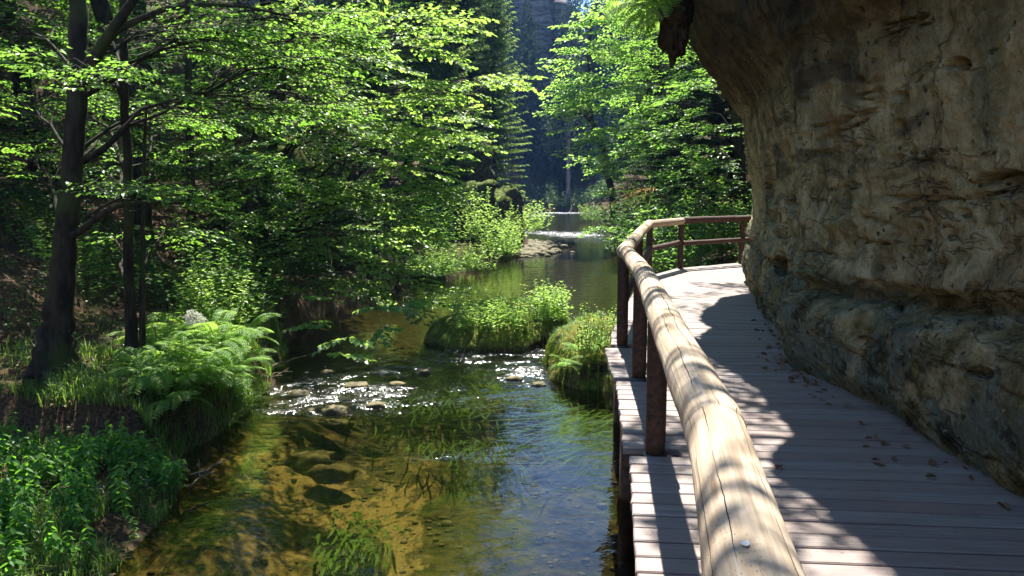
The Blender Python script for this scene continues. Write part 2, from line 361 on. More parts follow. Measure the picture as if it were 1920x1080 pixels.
m, k = mat('bird_dropping'); k.principled((.75, .75, .72), .7); M['dropping'] = m

# ------------------------------------------------------------------ terrain
XL = np.array([(-8,-2.6),(3,-2.7),(5.45,-2.9),(6.6,-3.0),(7.6,-3.45),(9.5,-3.2),(11.4,-3.65),(14.9,-4.15),(18.3,-4.0),(23.9,-2.9),(29,-.8),(33,.2),(37,.9),(44,1.0),(52,.3),(62,.5),(70,.9),(96,1.6),(103,6),(108,12),(300,14)])
XR = np.array([(-8,3.6),(5,3.6),(9,3.5),(14,3.4),(20,4.0),(30,4.6),(40,5.8),(52,7.4),(70,9.8),(90,10.8),(97,11),(103,8),(108,12.2),(300,14.2)])
def xl(y): return np.interp(y, XL[:, 0], XL[:, 1])
def xr(y): return np.interp(y, XR[:, 0], XR[:, 1])
def height(x, y):
    x = np.asarray(x, float); y = np.asarray(y, float)
    P = np.stack([x, y, np.zeros_like(x)], -1)
    n1 = fbm(P*.18, 3); n2 = fbm(P*.9 + 5, 3); n3 = fbm(P*3.1 + 9, 3)
    wob = n2*.28 + n3*.08
    dl = xl(y) - x + wob; dr = x - xr(y) + wob
    d = np.maximum(dl, dr)
    bed = -.12 - .42*sstep(0, 1.6, -d) + n2*.12 + n3*.035
    step = np.where(dl > dr, np.where(y < 7.4, .16, .62), .5)
    bank = step*sstep(0, .45, d)
    slope = .10*np.clip(d-.4, 0, 3) + .40*np.clip(d-2.2, 0, 6) + .75*np.clip(d-8, 0, 45)
    slope = np.where((dr > dl) & (y > 9), .35*np.clip(d-.6, 0, 4) + .9*np.clip(d-3.5, 0, 45), slope)
    zz = np.where(d < 0, bed, np.maximum(bank + slope, -.12)) 
    zz = zz + np.where(d > 0, (n2*.16 + n3*.05)*sstep(0, .8, d) + n1*2.0*sstep(4, 14, d), 0)
    far = sstep(104, 150, y)*27 + np.clip(y-104, 0, 60)*.05
    zz = np.where(y > 100, np.maximum(zz, far*.9 + n1*1.5*sstep(104, 120, y) + np.where(d < 0, zz, .3)), zz)
    hillcap = 44 + 6*n1
    return np.minimum(zz, hillcap)
def hz(x, y): return float(height(np.array([x]), np.array([y]))[0])

ys = np.concatenate([np.arange(-8, 20, .14), 20 + np.cumsum(np.linspace(.15, 3.2, 130))]); 
xs_ = np.concatenate([np.arange(0, 6.5, .14), 6.5 + np.cumsum(np.linspace(.15, 3.5, 62))]); xs = np.concatenate([-xs_[::-1], xs_[1:]])
Xg, Yg = np.meshgrid(xs, ys); Zg = height(Xg, Yg)
mb = MB(); idx = np.arange(Xg.size).reshape(Xg.shape)
mb.add(np.stack([Xg, Yg, Zg], -1), np.stack([idx[:-1, :-1], idx[:-1, 1:], idx[1:, 1:], idx[1:, :-1]], -1).reshape(-1, 4))
tag(build(mb, 'ground', M['ground']), 'forest floor and sandy river bed between the banks of the gorge', kind='structure')
# a wide sheet under everything, out to the horizon
mb = MB(); mb.add([(-900, -600, -2.2), (900, -600, -2.2), (900, 1200, -2.2), (-900, 1200, -2.2)], [(0, 1, 2, 3)])
tag(build(mb, 'terrain', M['ground']), 'flat land far beyond the gorge', kind='structure')

# ------------------------------------------------------------------ river
ys = np.concatenate([np.arange(-6, 18, .05), 18 + np.cumsum(np.linspace(.06, .5, 260))]); us = np.linspace(0, 1, 150)
Yw, U = np.meshgrid(ys, us, indexing='ij'); A_, B_ = xl(Yw)-1.3, xr(Yw)+.6
Xw = A_ + (B_-A_)*U
P = np.stack([Xw, Yw, np.zeros_like(Xw)], -1)
turb = np.zeros_like(Xw)
def blob(px, py, rx, ry, s=1.):
    c = G(px, py); return s*np.exp(-(((Xw-c[0])/rx)**2 + ((Yw-c[1])/ry)**2)*1.4)
for a in ((600, 735, 1.3, 1.1, 1), (700, 745, .9, .8, 1), (720, 690, .8, 1.0, .9), (540, 770, .7, .55, .7), (860, 668, 1.2, .6, .9), (980, 700, .55, .8, .8), (1005, 660, .5, .8, .6), (640, 650, .7, 1.3, .35),
          (1075, 440, 2.2, 3.5, 1), (1020, 437, 1.6, 3, .9), (1130, 450, 1.3, 3, .7), (1060, 399, 4.5, 5, 1), (1010, 404, 2, 5, .7), (640, 710, 1.5, 1.6, .45), (960, 690, .9, 1.0, .45), (800, 740, 1., .8, .4), (850, 850, .8, .4, .25), (1050, 620, .5, 1.2, .25)):
    turb = np.maximum(turb, blob(*a))
turb = np.clip(turb*(.38 + 1.1*sstep(-.25, .35, fbm(P*np.array([1.6, 3.2, 1]), 4))), 0, 1)
Zw = turb*(.035*fbm(P*np.array([2.6, 4.2, 1]), 3) + .02) + .004*fbm(P*np.array([1.2, 2.0, 1]) + 4, 3)
mb = MB(); idx = np.arange(Xw.size).reshape(Xw.shape)
mb.add(np.stack([Xw, Yw, Zw], -1), np.stack([idx[:-1, :-1], idx[:-1, 1:], idx[1:, 1:], idx[1:, :-1]], -1).reshape(-1, 4))
river = build(mb, 'river', M['water']); tag(river, 'shallow clear brown river flowing through the gorge', kind='structure')
at = river.data.attributes.new('turbulence', 'FLOAT', 'POINT'); at.data.foreach_set('value', turb.ravel().astype(np.float32))

# ------------------------------------------------------------------ sandstone wall with its overhang
RY = np.array([(-2.5,2.75),(1,2.78),(4.1,2.76),(5.45,2.80),(6.5,2.72),(7.05,2.60),(7.35,2.72),(7.7,3.0),(9,3.12),(10,3.3),(11.5,3.66),(13.0,4.02),(13.9,4.25),(14.5,4.9),(15.5,6.3),(17,8),(21,12)])
LY = np.array([(-2.5,1.9),(5.6,1.95),(6.8,2.42),(7.5,2.45),(9,2.2),(10.3,2.12),(12,2.38),(13.2,2.65),(13.9,3.2),(14.5,4.4),(15.5,6.0),(17,7.7),(21,11.8)])
NY, NV = 700, 420
Yr = np.concatenate([np.linspace(-2.5, 2.4, 90), np.linspace(2.42, 14.2, 560), np.linspace(14.3, 21, 50)])
R = np.interp(Yr, RY[:, 0], RY[:, 1]); Lp = np.interp(Yr, LY[:, 0], LY[:, 1]); zs = .32*(1-np.clip((Yr-2.5)/4.6, 0, 1)) + .1*fbm(np.stack([Yr*.6, Yr*0, Yr*0], -1), 3)
Lp = Lp + .55*fbm(np.stack([Yr*1.1, Yr*0+3, Yr*0], -1), 4)*sstep(14, 12, Yr); far_ = sstep(7.1, 7.6, Yr); ledge = 1-far_
prof = [(-1.2, R+.35), (.5, R+.18), (1.05, R+.02), (1.3, R-.10*ledge), (1.55+zs*.7, R-.14*ledge - .03), (1.66+zs, R-.15*ledge), (1.75+zs, R-.06*ledge), (1.82+zs, R+.09+.09*ledge), (1.89+zs, R+.07+.08*ledge), (1.97+zs, R-.02), (2.2+zs, R+.05), (2.7, R+.05),
        (3.3, R-.06), (3.75, R-.12), (3.95, R-.13), (4.12, R-.26), (4.5, np.maximum(R-.58, Lp)), (5.1, np.maximum(R-1.04, Lp)+.0), (5.8, np.minimum(Lp+.12, R-1.0)), (6.5, Lp), (7.6, Lp+.15), (8.8, Lp+.9), (9.8, Lp+3), (11, Lp+8), (12.5, Lp+22)]
PZ = np.stack([np.broadcast_to(a, Yr.shape) for a, b in prof]); PX = np.stack([np.broadcast_to(b, Yr.shape) for a, b in prof])
t_in = np.arange(len(prof)); dens = np.array([.3,.5,2,2,2,1.6,1.6,1.6,1.4,1.6,2.2,4.0,4.2,3.4,2,2,3,3,2,1,.8,.8,.8,.5])
assert len(dens) == len(prof)-1, (len(dens), len(prof))
tt = np.interp(np.linspace(0, 1, NV), np.concatenate([[0], np.cumsum(dens)])/dens.sum(), t_in)
RX = np.stack([np.interp(tt, t_in, PX[:, i]) for i in range(NY)], 0); RZ = np.stack([np.interp(tt, t_in, PZ[:, i]) for i in range(NY)], 0)
ker = np.exp(-np.linspace(-2, 2, 9)**2); ker /= ker.sum()
sm = lambda A, ax: np.apply_along_axis(lambda r: np.convolve(np.pad(r, 4, 'edge'), ker, 'valid'), ax, A)
RX, RZ = sm(sm(RX, 1), 0), sm(RZ, 1)
V = np.stack([RX, np.broadcast_to(Yr[:, None], RX.shape), RZ], -1)
nv = nrm(np.cross(np.gradient(V, axis=1), np.gradient(V, axis=0)))
if nv[100, 120, 0] > 0: nv = -nv
S3 = np.array([1., .9, 1.5])
big = fbm(V*S3*.55 + 3, 4); md = fbm(V*S3*1.7 + 11, 5); rg = fbm(V*np.array([1, 1.1, 2.4])*1.5 + 31, 5, True); sml = fbm(V*7.5 + 2, 4); strat = fbm(V*np.array([.5, .5, 5.]) + 50, 4, True)
gv = fbm(V*np.array([5., 5., 2.2]) + 41, 5, True); gr2 = fbm(V*19 + 5, 3)
disp = .10*big + .034*md + .02*(rg-.3) + .030*sml + .034*(gv-.35) + .016*gr2 + .012*(strat-.3)*sstep(1, 1.4, V[..., 2])
seam = np.abs(fbm(V*np.array([.6, .5, 2.6]) + 70, 4)); disp -= .06*(1-sstep(0, .05, seam))*sstep(.0, .2, fbm(V*.8 + 90, 2))
keep = sstep(.9, 1.25, V[..., 2])*.75 + .25
disp = disp*keep
V = V + nv*disp[..., None]; disp = np.zeros_like(disp)
# hollows weathered into the face: (place in the photograph, half width, half height, depth)
pix = 960 + 1440*V[..., 0]/np.maximum(V[..., 1]*cp_ - (V[..., 2]-CH)*sp_, .1)
piy = 540 - 1440*((V[..., 1]*sp_ + (V[..., 2]-CH)*cp_))/np.maximum(V[..., 1]*cp_ - (V[..., 2]-CH)*sp_, .1)
vis = (V[..., 1] > 1.5) & (V[..., 2] < 4.6)
for px, py, hx, hy, dp in ((1591, 377, 8, 17, .11), (1600, 435, 9, 22, .13), (1689, 236, 11, 13, .13), (1764, 496, 13, 12, .13), (1827, 546, 13, 15, .13), (1780, 437, 10, 17, .10), (1723, 427, 6, 8, .08), (1719, 353, 5, 7, .06), (1676, 495, 6, 12, .07),
                           (1652, 501, 5, 6, .05), (1577, 392, 4, 8, .06), (1563, 357, 4, 5, .05), (1530, 380, 4, 8, .05), (1663, 458, 6, 8, .05), (1810, 402, 14, 12, .05), (1750, 284, 6, 5, .05), (1850, 330, 9, 7, .07), (1890, 345, 40, 26, .22), (1800, 120, 22, 14, .12), (1690, 180, 16, 10, .08),
                           (1485, 385, 10, 22, .10), (1445, 330, 10, 50, .07), (1450, 410, 16, 16, .08), (1465, 500, 12, 30, .08), (1870, 610, 30, 10, .10), (1740, 455, 4, 5, .05), (1605, 345, 5, 4, .04), (1640, 300, 5, 4, .04), (1840, 700, 24, 12, .10), (1620, 640, 20, 10, .06)):
    q = ((pix-px)/hx)**2 + ((piy-py)/hy)**2
    disp -= np.where(vis, dp*1.3*(1-sstep(.40, 1.2, q*(1+.5*sml))), 0) - np.where(vis, .012*np.exp(-((q-1.6)/.5)**2), 0)
q = ((pix-1575)/30)**2 + ((piy-420)/16)**2; disp += np.where(vis, .08*np.exp(-q*1.3), 0)
V = V + nv*disp[..., None]
mb = MB(); idx = np.arange(NY*NV).reshape(NY, NV)
mb.add(V, np.stack([idx[:-1, :-1], idx[:-1, 1:], idx[1:, 1:], idx[1:, :-1]], -1).reshape(-1, 4))
ROCKV = V
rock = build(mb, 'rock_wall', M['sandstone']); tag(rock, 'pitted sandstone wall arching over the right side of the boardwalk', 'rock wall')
def rock_x(y, z):
    i = int(np.argmin(np.abs(Yr-y))); j = int(np.argmin(np.abs(V[i, :, 2]-z) + (np.arange(NV) > 340)*9)); return V[i, j, 0]

# ------------------------------------------------------------------ boardwalk
DZ = 1.10
stations = [((.08, -1.6), (2.9, -1.85)), ((.36, 1.0), (3.0, .8)), ((.56, 3.3), (3.0, 3.1)), ((.735, 4.62), (3.0, 4.42)), ((.93, 6.48), (2.95, 6.3)), ((1.02, 7.9), (3.15, 7.75)), ((1.12, 8.7), (3.4, 8.5)), ((2.38, 14.2), (4.6, 12.9)), ((3.42, 16.0), (5.5, 14.4)), ((5.9, 17.8), (7.0, 15.7)), ((8.4, 19.4), (8.9, 17.2))]
bw = thing('boardwalk', 'boardwalk of weathered planks curving along the foot of the sandstone wall', 'boardwalk', (1.6, 4, DZ))
posts_near = [(.90, 4.66), (1.12, 6.62), (1.17, 8.02)]
Lw, Rw = [], []
for (a, b), (c, d) in zip(stations[:-1], stations[1:]):
    n = max(1, round(np.hypot(c[0]-a[0], c[1]-a[1])/.148))
    for i in range(n):
        Lw.append(np.array(a) + (np.array(c)-a)*i/n); Rw.append(np.array(b) + (np.array(d)-b)*i/n)
Lw, Rw = np.array(Lw), np.array(Rw)
seg_off = lambda y: .0 if y < 4.6 else (-.03 if y < 6.55 else (-.05 if y < 7.95 else .02))
for i in range(len(Lw)-1):
    l0, l1, r0, r1 = Lw[i].copy(), Lw[i+1].copy(), Rw[i].copy(), Rw[i+1].copy()
    ux = nrm(r0-l0); l0 = l0 + ux*(seg_off(l0[1]) + random.uniform(-.012, .012)); l1 = l1 + ux*(seg_off(l0[1]) + random.uniform(-.004, .004))
    mid = (l0+l1)/2
    for q in posts_near:                               # boards at a post stop short of it
        if abs(mid[1]-q[1]+.03) < .078: l0 = l0 + ux*(q[0]-l0[0]+.16); l1 = l1 + ux*(q[0]-l1[0]+.16)
    gap = .014; t = nrm(l1-l0); l0 = l0 + t*gap/2; l1 = l1 - t*gap/2; t = nrm(r1-r0); r0 = r0 + t*gap/2; r1 = r1 - t*gap/2
    c = (l0+l1+r0+r1)/4; a = math.atan2(*(((r0+r1)-(l0+l1))[::-1])); ca, sa = math.cos(-a), math.sin(-a)
    loc = lambda p: ((p-c)[0]*ca - (p-c)[1]*sa, (p-c)[0]*sa + (p-c)[1]*ca)
    Q = [loc(p) for p in (l0, r0, r1, l1)]; e = .006
    def ring(ins, z): return [(Q[0][0]+ins, Q[0][1]+ins, z), (Q[1][0]-ins, Q[1][1]+ins, z), (Q[2][0]-ins, Q[2][1]-ins, z), (Q[3][0]+ins, Q[3][1]-ins, z)]
    mb = MB(); mb.add(ring(0, -.045)+ring(0, -e)+ring(e, 0), [(3,2,1,0),(0,1,5,4),(1,2,6,5),(2,3,7,6),(3,0,4,7),(4,5,9,8),(5,6,10,9),(6,7,11,10),(7,4,8,11),(8,9,10,11)])
    o = link('plank', mb.mesh('plank', M['plank'], False), bw); o.location = (c[0]-1.6, c[1]-4, random.uniform(-.003, .003)); o.rotation_euler = (random.uniform(-.006, .006), 0, a)
def barbox(mb, a, b, w, h, m=0):
    a, b = np.asarray(a, float), np.asarray(b, float); t = nrm(b-a); s = nrm(np.cross(t, (0, 0, 1.)))*w/2; u = np.array([0, 0, h/2])
    mb.add([a-s-u, a+s-u, a+s+u, a-s+u, b-s-u, b+s-u, b+s+u, b-s+u], [(0,1,2,3),(7,6,5,4),(0,4,5,1),(1,5,6,2),(2,6,7,3),(3,7,4,0)], m)
edge = [np.array([s[0][0], s[0][1]]) for s in stations]; inn = [np.array([s[1][0], s[1][1]]) for s in stations]
for off in (.34, 1.5):
    for k in range(len(edge)-1):
        ua, ub = nrm(inn[k]-edge[k]), nrm(inn[k+1]-edge[k+1])
        a, b = edge[k]+ua*off, edge[k+1]+ub*off
        mb = MB(); barbox(mb, (*a, DZ-.145), (*b, DZ-.145), .12, .18); build(mb, 'support_beam', M['beam'], bw, False)
for x, y in ((.75, 3.4), (1.05, 6.6), (1.3, 8.9), (2.5, 13.5)):
    mb = MB(); mb.tube([(x, y, -.7), (x, y, DZ-.24)], .09, 12); build(mb, 'pile', M['beam'], bw)

# ------------------------------------------------------------------ railing
RZt = DZ + 1.0
rl = thing('railing', 'log railing with pale peeled handrail and dark stained posts beside the boardwalk', 'railing', (.9, 4.6, DZ))
def logpiece(name, a, b, r0, r1, mt, n=28, amp=.006, seed=0, step=.06, dome=.02):
    a, b = np.asarray(a, float), np.asarray(b, float); L = np.linalg.norm(b-a); k = max(6, int(L/step)); x = np.linspace(0, L, k)
    th = np.arange(n)*2*math.pi/n; rr = r0 + (r1-r0)*x/L
    P = np.stack([np.broadcast_to(x[:, None], (k, n))*2.2, np.broadcast_to(np.cos(th)[None], (k, n)) + seed*3.1, np.broadcast_to(np.sin(th)[None], (k, n))], -1)
    rr = rr[:, None] + amp*fbm(P, 3)*2
    endf = np.minimum(1, np.minimum(x, L-x)/dome*.25 + .88)[:, None]; rr = rr*endf
    V_ = np.stack([np.broadcast_to(x[:, None], (k, n)), rr*np.cos(th)[None], rr*np.sin(th)[None]], -1)
    idx = np.arange(k*n).reshape(k, n); j = np.roll(np.arange(n), -1)
    mb = MB(); mb.add(V_, np.stack([idx[:-1], idx[:-1][:, j], idx[1:][:, j], idx[1:]], -1).reshape(-1, 4)); mb.f.append((np.array([idx[0][::-1]]), 0)); mb.f.append((np.array([idx[-1]]), 0))
    o = link(name, mb.mesh(name, mt), rl); t = Vector(b-a).normalized()
    up = Vector((0, 0, 1)) if abs(t.z) < .9 else Vector((0, 1, 0)); yv = up.cross(t).normalized(); zv = t.cross(yv)
    mw = Matrix((t, yv, zv)).transposed().to_4x4(); mw.translation = Vector(a) - Vector(rl.location); o.matrix_local = mw; return o
zc = RZt
RP = [(-.12, -1.7, zc), (.545, 1.98, zc), (1.07, 6.45, zc), (1.165, 8.03, zc), (2.56, 14.4, zc), (3.52, 16.0, zc), (6.6, 18.0, zc)]
mid3 = np.array([1.02, 5.55, zc])
logpiece('handrail', RP[0], (.552, 2.02, zc), .084, .080, M['log'], 48, .004, 1, .03, .03)
logpiece('handrail', (.545, 1.97, zc), (1.03, 6.0, zc), .083, .076, M['log'], 48, .004, 2, .03, .03)
logpiece('handrail', (1.02, 5.93, zc), (1.19, 8.0, zc+.005), .077, .074, M['log'], 32, .004, 5, .04)
logpiece('handrail', (1.16, 7.95, zc), (1.82, 11.05, zc), .078, .076, M['log'], 28, .004, 6)
logpiece('handrail', (1.80, 10.97, zc), (2.58, 14.45, zc), .076, .080, M['log'], 28, .004, 7)
logpiece('handrail', (2.55, 14.37, zc-.01), (3.55, 16.02, zc-.01), .074, .07, M['log'], 24, .004, 8)
logpiece('handrail', (3.50, 15.97, zc), (6.8, 18.1, zc), .070, .07, M['post'], 20, .004, 9)
lz = DZ + .52
for a, b in (((2.60, 14.45), (3.5, 15.95)), ((3.52, 15.97), (6.8, 18.05)), ((1.20, 8.1), (1.85, 11.0)), ((1.85, 11.0), (2.60, 14.4))):
    logpiece('lower_rail', (*a, lz), (*b, lz + .03), .052, .050, M['post'], 16, .004, a[0])
for i, (x, y, r) in enumerate(((.17, .85, .065), (.90, 4.66, .064), (1.12, 6.62, .064), (1.17, 8.02, .060), (1.82, 11.0, .06), (2.58, 14.4, .06), (3.52, 16.0, .062), (5.1, 17.05, .06))):
    o = logpiece('post', (x, y, DZ-.03), (x, y, RZt-.02), r, r*.97, M['post'], 20, .002, i, .1)
    # turn the log texture upright: its own axis already runs along the post
    mb = MB(); mb.tube([(x, y, DZ-.13), (x, y, DZ+.0)], r+.012, 16); s = build(mb, 'post_shoe', M['shoe'], rl, True)
mb = MB(); P0 = W(1397, 1050, 1.28); th = np.linspace(0, 2*math.pi, 10)[:-1]
cen = np.array([.385, 1.175, 0]); pts = [(cen[0]-.008+.0065*math.cos(t)*(1+.3*math.sin(3*t)), cen[1]+.011*math.sin(t)*(1+.2*math.cos(2*t))) for t in th]
axis = lambda y: np.interp(y, [-1.7, 2.02], [-.12, .552])
zt = lambda x, y: zc + math.sqrt(max(.0838**2 - (x-axis(y))**2, 0)) + .0025
mb.add([(x, y, zt(x, y)) for x, y in pts] + [(cen[0]-.008, cen[1], zt(cen[0]-.008, cen[1])+.0025)], [(i, (i+1) % 9, 9) for i in range(9)])
build(mb, 'bird_dropping', M['dropping'], rl)

# ------------------------------------------------------------------ leaves and sprays
def leaf_geo(P, D, Nn, L, Wd, fold=.18, detail=True, droop=.12):
    """P base, D along the leaf, Nn face normal; ovate leaves (two quads) or diamonds (two triangles)"""
    P, D, Nn = np.asarray(P, float), nrm(D), np.asarray(Nn, float); n = len(P)
    S = nrm(np.cross(D, Nn)); Nn = np.cross(S, D); L = np.broadcast_to(L, (n,))[:, None]; Wd = np.broadcast_to(Wd, (n,))[:, None]
    if detail:
        tip = P + D*L - Nn*L*droop
        v = np.stack([P, P+D*L*.28+S*Wd*.46+Nn*Wd*fold, P+D*L*.66+S*Wd*.40+Nn*(Wd*fold-L*droop*.5), tip, P+D*L*.66-S*Wd*.40+Nn*(Wd*fold-L*droop*.5), P+D*L*.28-S*Wd*.46+Nn*Wd*fold], 1)
        b = np.arange(n)[:, None]*6
        return v.reshape(-1, 3), np.concatenate([b+np.array([[0, 1, 2, 3]]), b+np.array([[0, 3, 4, 5]])])
    v = np.stack([P, P+D*L*.45+S*Wd*.5+Nn*Wd*fold, P+D*L-Nn*L*droop, P+D*L*.45-S*Wd*.5+Nn*Wd*fold], 1); b = np.arange(n)[:, None]*4
    return v.reshape(-1, 3), np.concatenate([b+np.array([[0, 1, 2]]), b+np.array([[0, 2, 3]])])
def spray(r, length=.85, nt=7, leaf=.085, wr=.72, detail=True, droop=.25, per=4):
    """one leafy twig lying along +x: returns leaf points, directions, normals, sizes and twig lines"""
    P, D, Nn, L, tw = [], [], [], [], []
    bend = lambda s: np.array([s*length, .05*math.sin(3*s+r.random()*6)*length, -droop*length*s*s])
    main = np.array([bend(s) for s in np.linspace(0, 1, 5)]); tw.append((main, .006))
    for i in range(nt):
        s = .15 + .85*(i+.5)/nt; b = bend(s); side = 1 if i % 2 else -1; a = side*r.uniform(.6, 1.15); ln = length*r.uniform(.28, .48)*(1.15-s*.6)
        d = np.array([math.cos(a), math.sin(a), r.uniform(-.25, .12)]); e = b + d*ln; tw.append((np.array([b, (b+e)/2+[0, 0, .02], e]), .003))
        for j in range(per):
            q = b + d*ln*((j+.7)/per); sd = 1 if j % 2 else -1; aa = a + sd*r.uniform(.4, 1.0)
            if j == per-1: aa = a
            P.append(q); D.append((math.cos(aa), math.sin(aa), r.uniform(-.45, .05))); Nn.append((r.normal()*.26, r.normal()*.26, 1)); L.append(leaf*r.uniform(.7, 1.2))
    for j in range(3):
        aa = (j-1)*.8; P.append(main[-1]); D.append((math.cos(aa), math.sin(aa), -.25)); Nn.append((r.normal()*.3, r.normal()*.3, 1)); L.append(leaf*r.uniform(.8, 1.15))
    L = np.array(L); return leaf_geo(P, D, Nn, L, L*wr, detail=detail), tw
def spray_set(n, seed, **kw):
    r = np.random.default_rng(seed); out = []
    for i in range(n):
        (v, f), tw = spray(r, **kw); t = MB()
        for pth, rad in tw: t.tube(pth, [rad*1.3]+[rad]*(len(pth)-2)+[rad*.5], 3, 0, False)
        out.append((v, f, np.concatenate(t.v), np.concatenate([a for a, b in t.f])))
    return out
def place(mb, protos, T, Fw, Up, S, r, twigs=True, lm=0, tm=1):
    T, Fw, Up = np.asarray(T, float), nrm(Fw), np.asarray(Up, float); Yx = nrm(np.cross(Up, Fw)); Zx = np.cross(Fw, Yx)
    Rm = np.stack([Fw, Yx, Zx], 1)*np.broadcast_to(S, (len(T),))[:, None, None]; which = r.integers(0, len(protos), len(T))
    for q, (v, f, tv, tf) in enumerate(protos):
        w = np.where(which == q)[0]
        if not len(w): continue
        VV = np.einsum('vk,nkj->nvj', v, Rm[w]) + T[w][:, None]
        mb.add(VV, (np.arange(len(w))[:, None, None]*len(v) + f[None]).reshape(-1, f.shape[1]), lm)
        if twigs:
            VV = np.einsum('vk,nkj->nvj', tv, Rm[w]) + T[w][:, None]
            mb.add(VV, (np.arange(len(w))[:, None, None]*len(tv) + tf[None]).reshape(-1, tf.shape[1]), tm)
def curve(a, b, sag, n, r, wig=.05):
    a, b = np.asarray(a, float), np.asarray(b, float); t = np.linspace(0, 1, n)[:, None]; L = np.linalg.norm(b-a)
    p = a + (b-a)*t + np.array([0, 0, 1.])*sag*L*(t*(1-t))*4
    return p + np.concatenate([np.zeros((1, 3)), r.normal(size=(n-2, 3))*wig*L*.3, np.zeros((1, 3))])
def clump_tree(name, label, cat, trunk, rad, clumps, protos, leafm, barkm, seed, group=None, spray_s=(.8, 1.25), fronts=None, extra=(), n_side=10, limb_r=.5, flat=.55, bark_side=8):
    """trunk path and clumps (centre, radii, number of sprays) in world coordinates"""
    r = np.random.default_rng(seed); trunk = np.asarray(trunk, float)
    t = thing(name, label, cat, trunk[0], group)
    mb = MB()
    # finer trunk with a flared foot
    s = np.linspace(0, len(trunk)-1, len(trunk)*6); TP = np.stack([np.interp(s, np.arange(len(trunk)), trunk[:, i]) for i in range(3)], 1)
    TR = np.interp(s, np.arange(len(trunk)), rad); TP[1:-1] += r.normal(size=(len(TP)-2, 3))*TR[1:-1, None]*.10*np.array([1, 1, 0])
    TR = TR*(1 + .55*np.exp(-(TP[:, 2]-TP[0, 2])/.28)); TP[0, 2] -= .6
    mb.tube(TP, TR, n_side); build(mb, 'trunk', barkm, t)
    bb = MB(); cr = MB()
    for pth, r0, r1 in extra:
        pth = np.asarray(pth, float); ss = np.linspace(0, len(pth)-1, len(pth)*3); q = np.stack([np.interp(ss, np.arange(len(pth)), pth[:, i]) for i in range(3)], 1)
        e = MB(); e.tube(q, np.linspace(r0, r1, len(q)), bark_side); build(e, 'limb', barkm, t)
    for c, rr, n in clumps:
        c, rr = np.asarray(c, float), np.asarray(rr, float); hd = np.hypot(TP[:, 0]-c[0], TP[:, 1]-c[1])
        j = int(np.argmin(np.abs(TP[:, 2] - (c[2] - .45*hd)) + .15*hd)); j = max(j, 3); base = TP[j]
        lr = min(TR[j]*limb_r, .010 + .007*np.linalg.norm(c-base))
        L = curve(base, c, .10, 9, r); bb.tube(L, np.linspace(lr, .010, 9), 6)
        npl = max(2, n//4); u0 = nrm(r.normal(size=(npl, 3)))*r.random((npl, 1))**.4; which = r.integers(0, npl, n)      # layered plates of sprays
        ua = r.random(n)*6.283; ur = r.random(n)**.5; u = np.stack([np.cos(ua)*ur, np.sin(ua)*ur, r.normal(size=n)*.07], 1)
        P = c + u0[which]*rr*.8 + u*np.array([rr[0]*.5, max(rr[1]*.5, .3), rr[2]*.5]); P[:, 2] -= .10*ur*ur*rr[0]
        out = P - base; out[:, 2] *= .2; fw = nrm(nrm(out) + r.normal(size=(n, 3))*np.array([.5, .5, .12]) + u*np.array([.5, .5, 0]))
        for p, f in zip(P, fw):
            a = L[r.integers(3, 9)]; bb.tube(np.array([a, (a+p)/2 + np.array([0, 0, .06]) + r.normal(size=3)*.06, p]), [.008, .006, .004], 3, 0, False)
        place(cr, protos, P, fw, np.array([0, 0, 1.]) + r.normal(size=(n, 3))*.15, r.uniform(*spray_s, n), r)
    tag(build(bb, 'branch', M['bark_thin'], t), kind='stuff'); tag(build(cr, 'crown', [leafm, M['bark_thin']], t, False), kind='stuff')
    return t
def C(px, py, Y, rx, ry, rz, n):
    return (W(px, py, Y), (rx*Y/1440, rz, ry*Y/1440), n)
SP_N = spray_set(6, 1, nt=10, per=6, leaf=.068, wr=.82, droop=.18)                                            # near: ovate leaves
SP_S = spray_set(5, 2, length=.75, nt=9, leaf=.056, per=6, wr=.78, droop=.18)
SP_M = spray_set(5, 3, length=1.0, nt=7, leaf=.11, wr=.7, detail=False)     # mid distance
SP_F = spray_set(5, 4, length=1.5, nt=7, leaf=.21, wr=.75, detail=False, per=3)   # far

def foot(px, py):
    for Y in np.arange(3, 60, .03):
        p = W(px, py, Y)
        if p[2] <= hz(p[0], p[1]): return p
    return p
# big dark tree on the left bank, with its fork, its arching limb and its low limb
g = lambda px, py, Y: W(px, py, Y)
b0 = foot(100, 705); Y1 = b0[1]
T1 = [b0, g(108, 600, Y1), g(122, 450, Y1), g(136, 320, Y1+.05), g(145, 180, Y1+.1), g(148, 60, Y1+.2), g(150, -90, Y1+.3), g(160, -330, Y1+.5), g(150, -600, Y1+.8)]
cl1 = [C(40, 60, 9.2, 90, 60, 1.3, 18), C(30, 190, 9.4, 90, 60, 1.3, 18), C(60, 300, 9.6, 90, 50, 1.0, 12), C(230, 130, 8.2, 100, 60, .9, 13), C(330, 60, 8.6, 110, 50, .9, 15), C(450, 70, 9, 100, 60, 1, 17), C(560, 40, 9.4, 90, 50, 1, 13),
       C(280, 230, 9.6, 100, 60, 1, 13), C(400, 180, 9.6, 100, 60, 1, 14), C(520, 170, 9.8, 90, 70, 1, 14), C(620, 120, 10, 80, 70, 1, 12), C(290, 360, 8.6, 70, 30, .6, 6), C(180, 350, 8.4, 60, 40, .6, 6),
       C(100, -140, 9, 160, 90, 1.6, 20), C(400, -160, 9.2, 160, 80, 1.5, 18), C(250, -300, 9, 200, 100, 2, 16)]
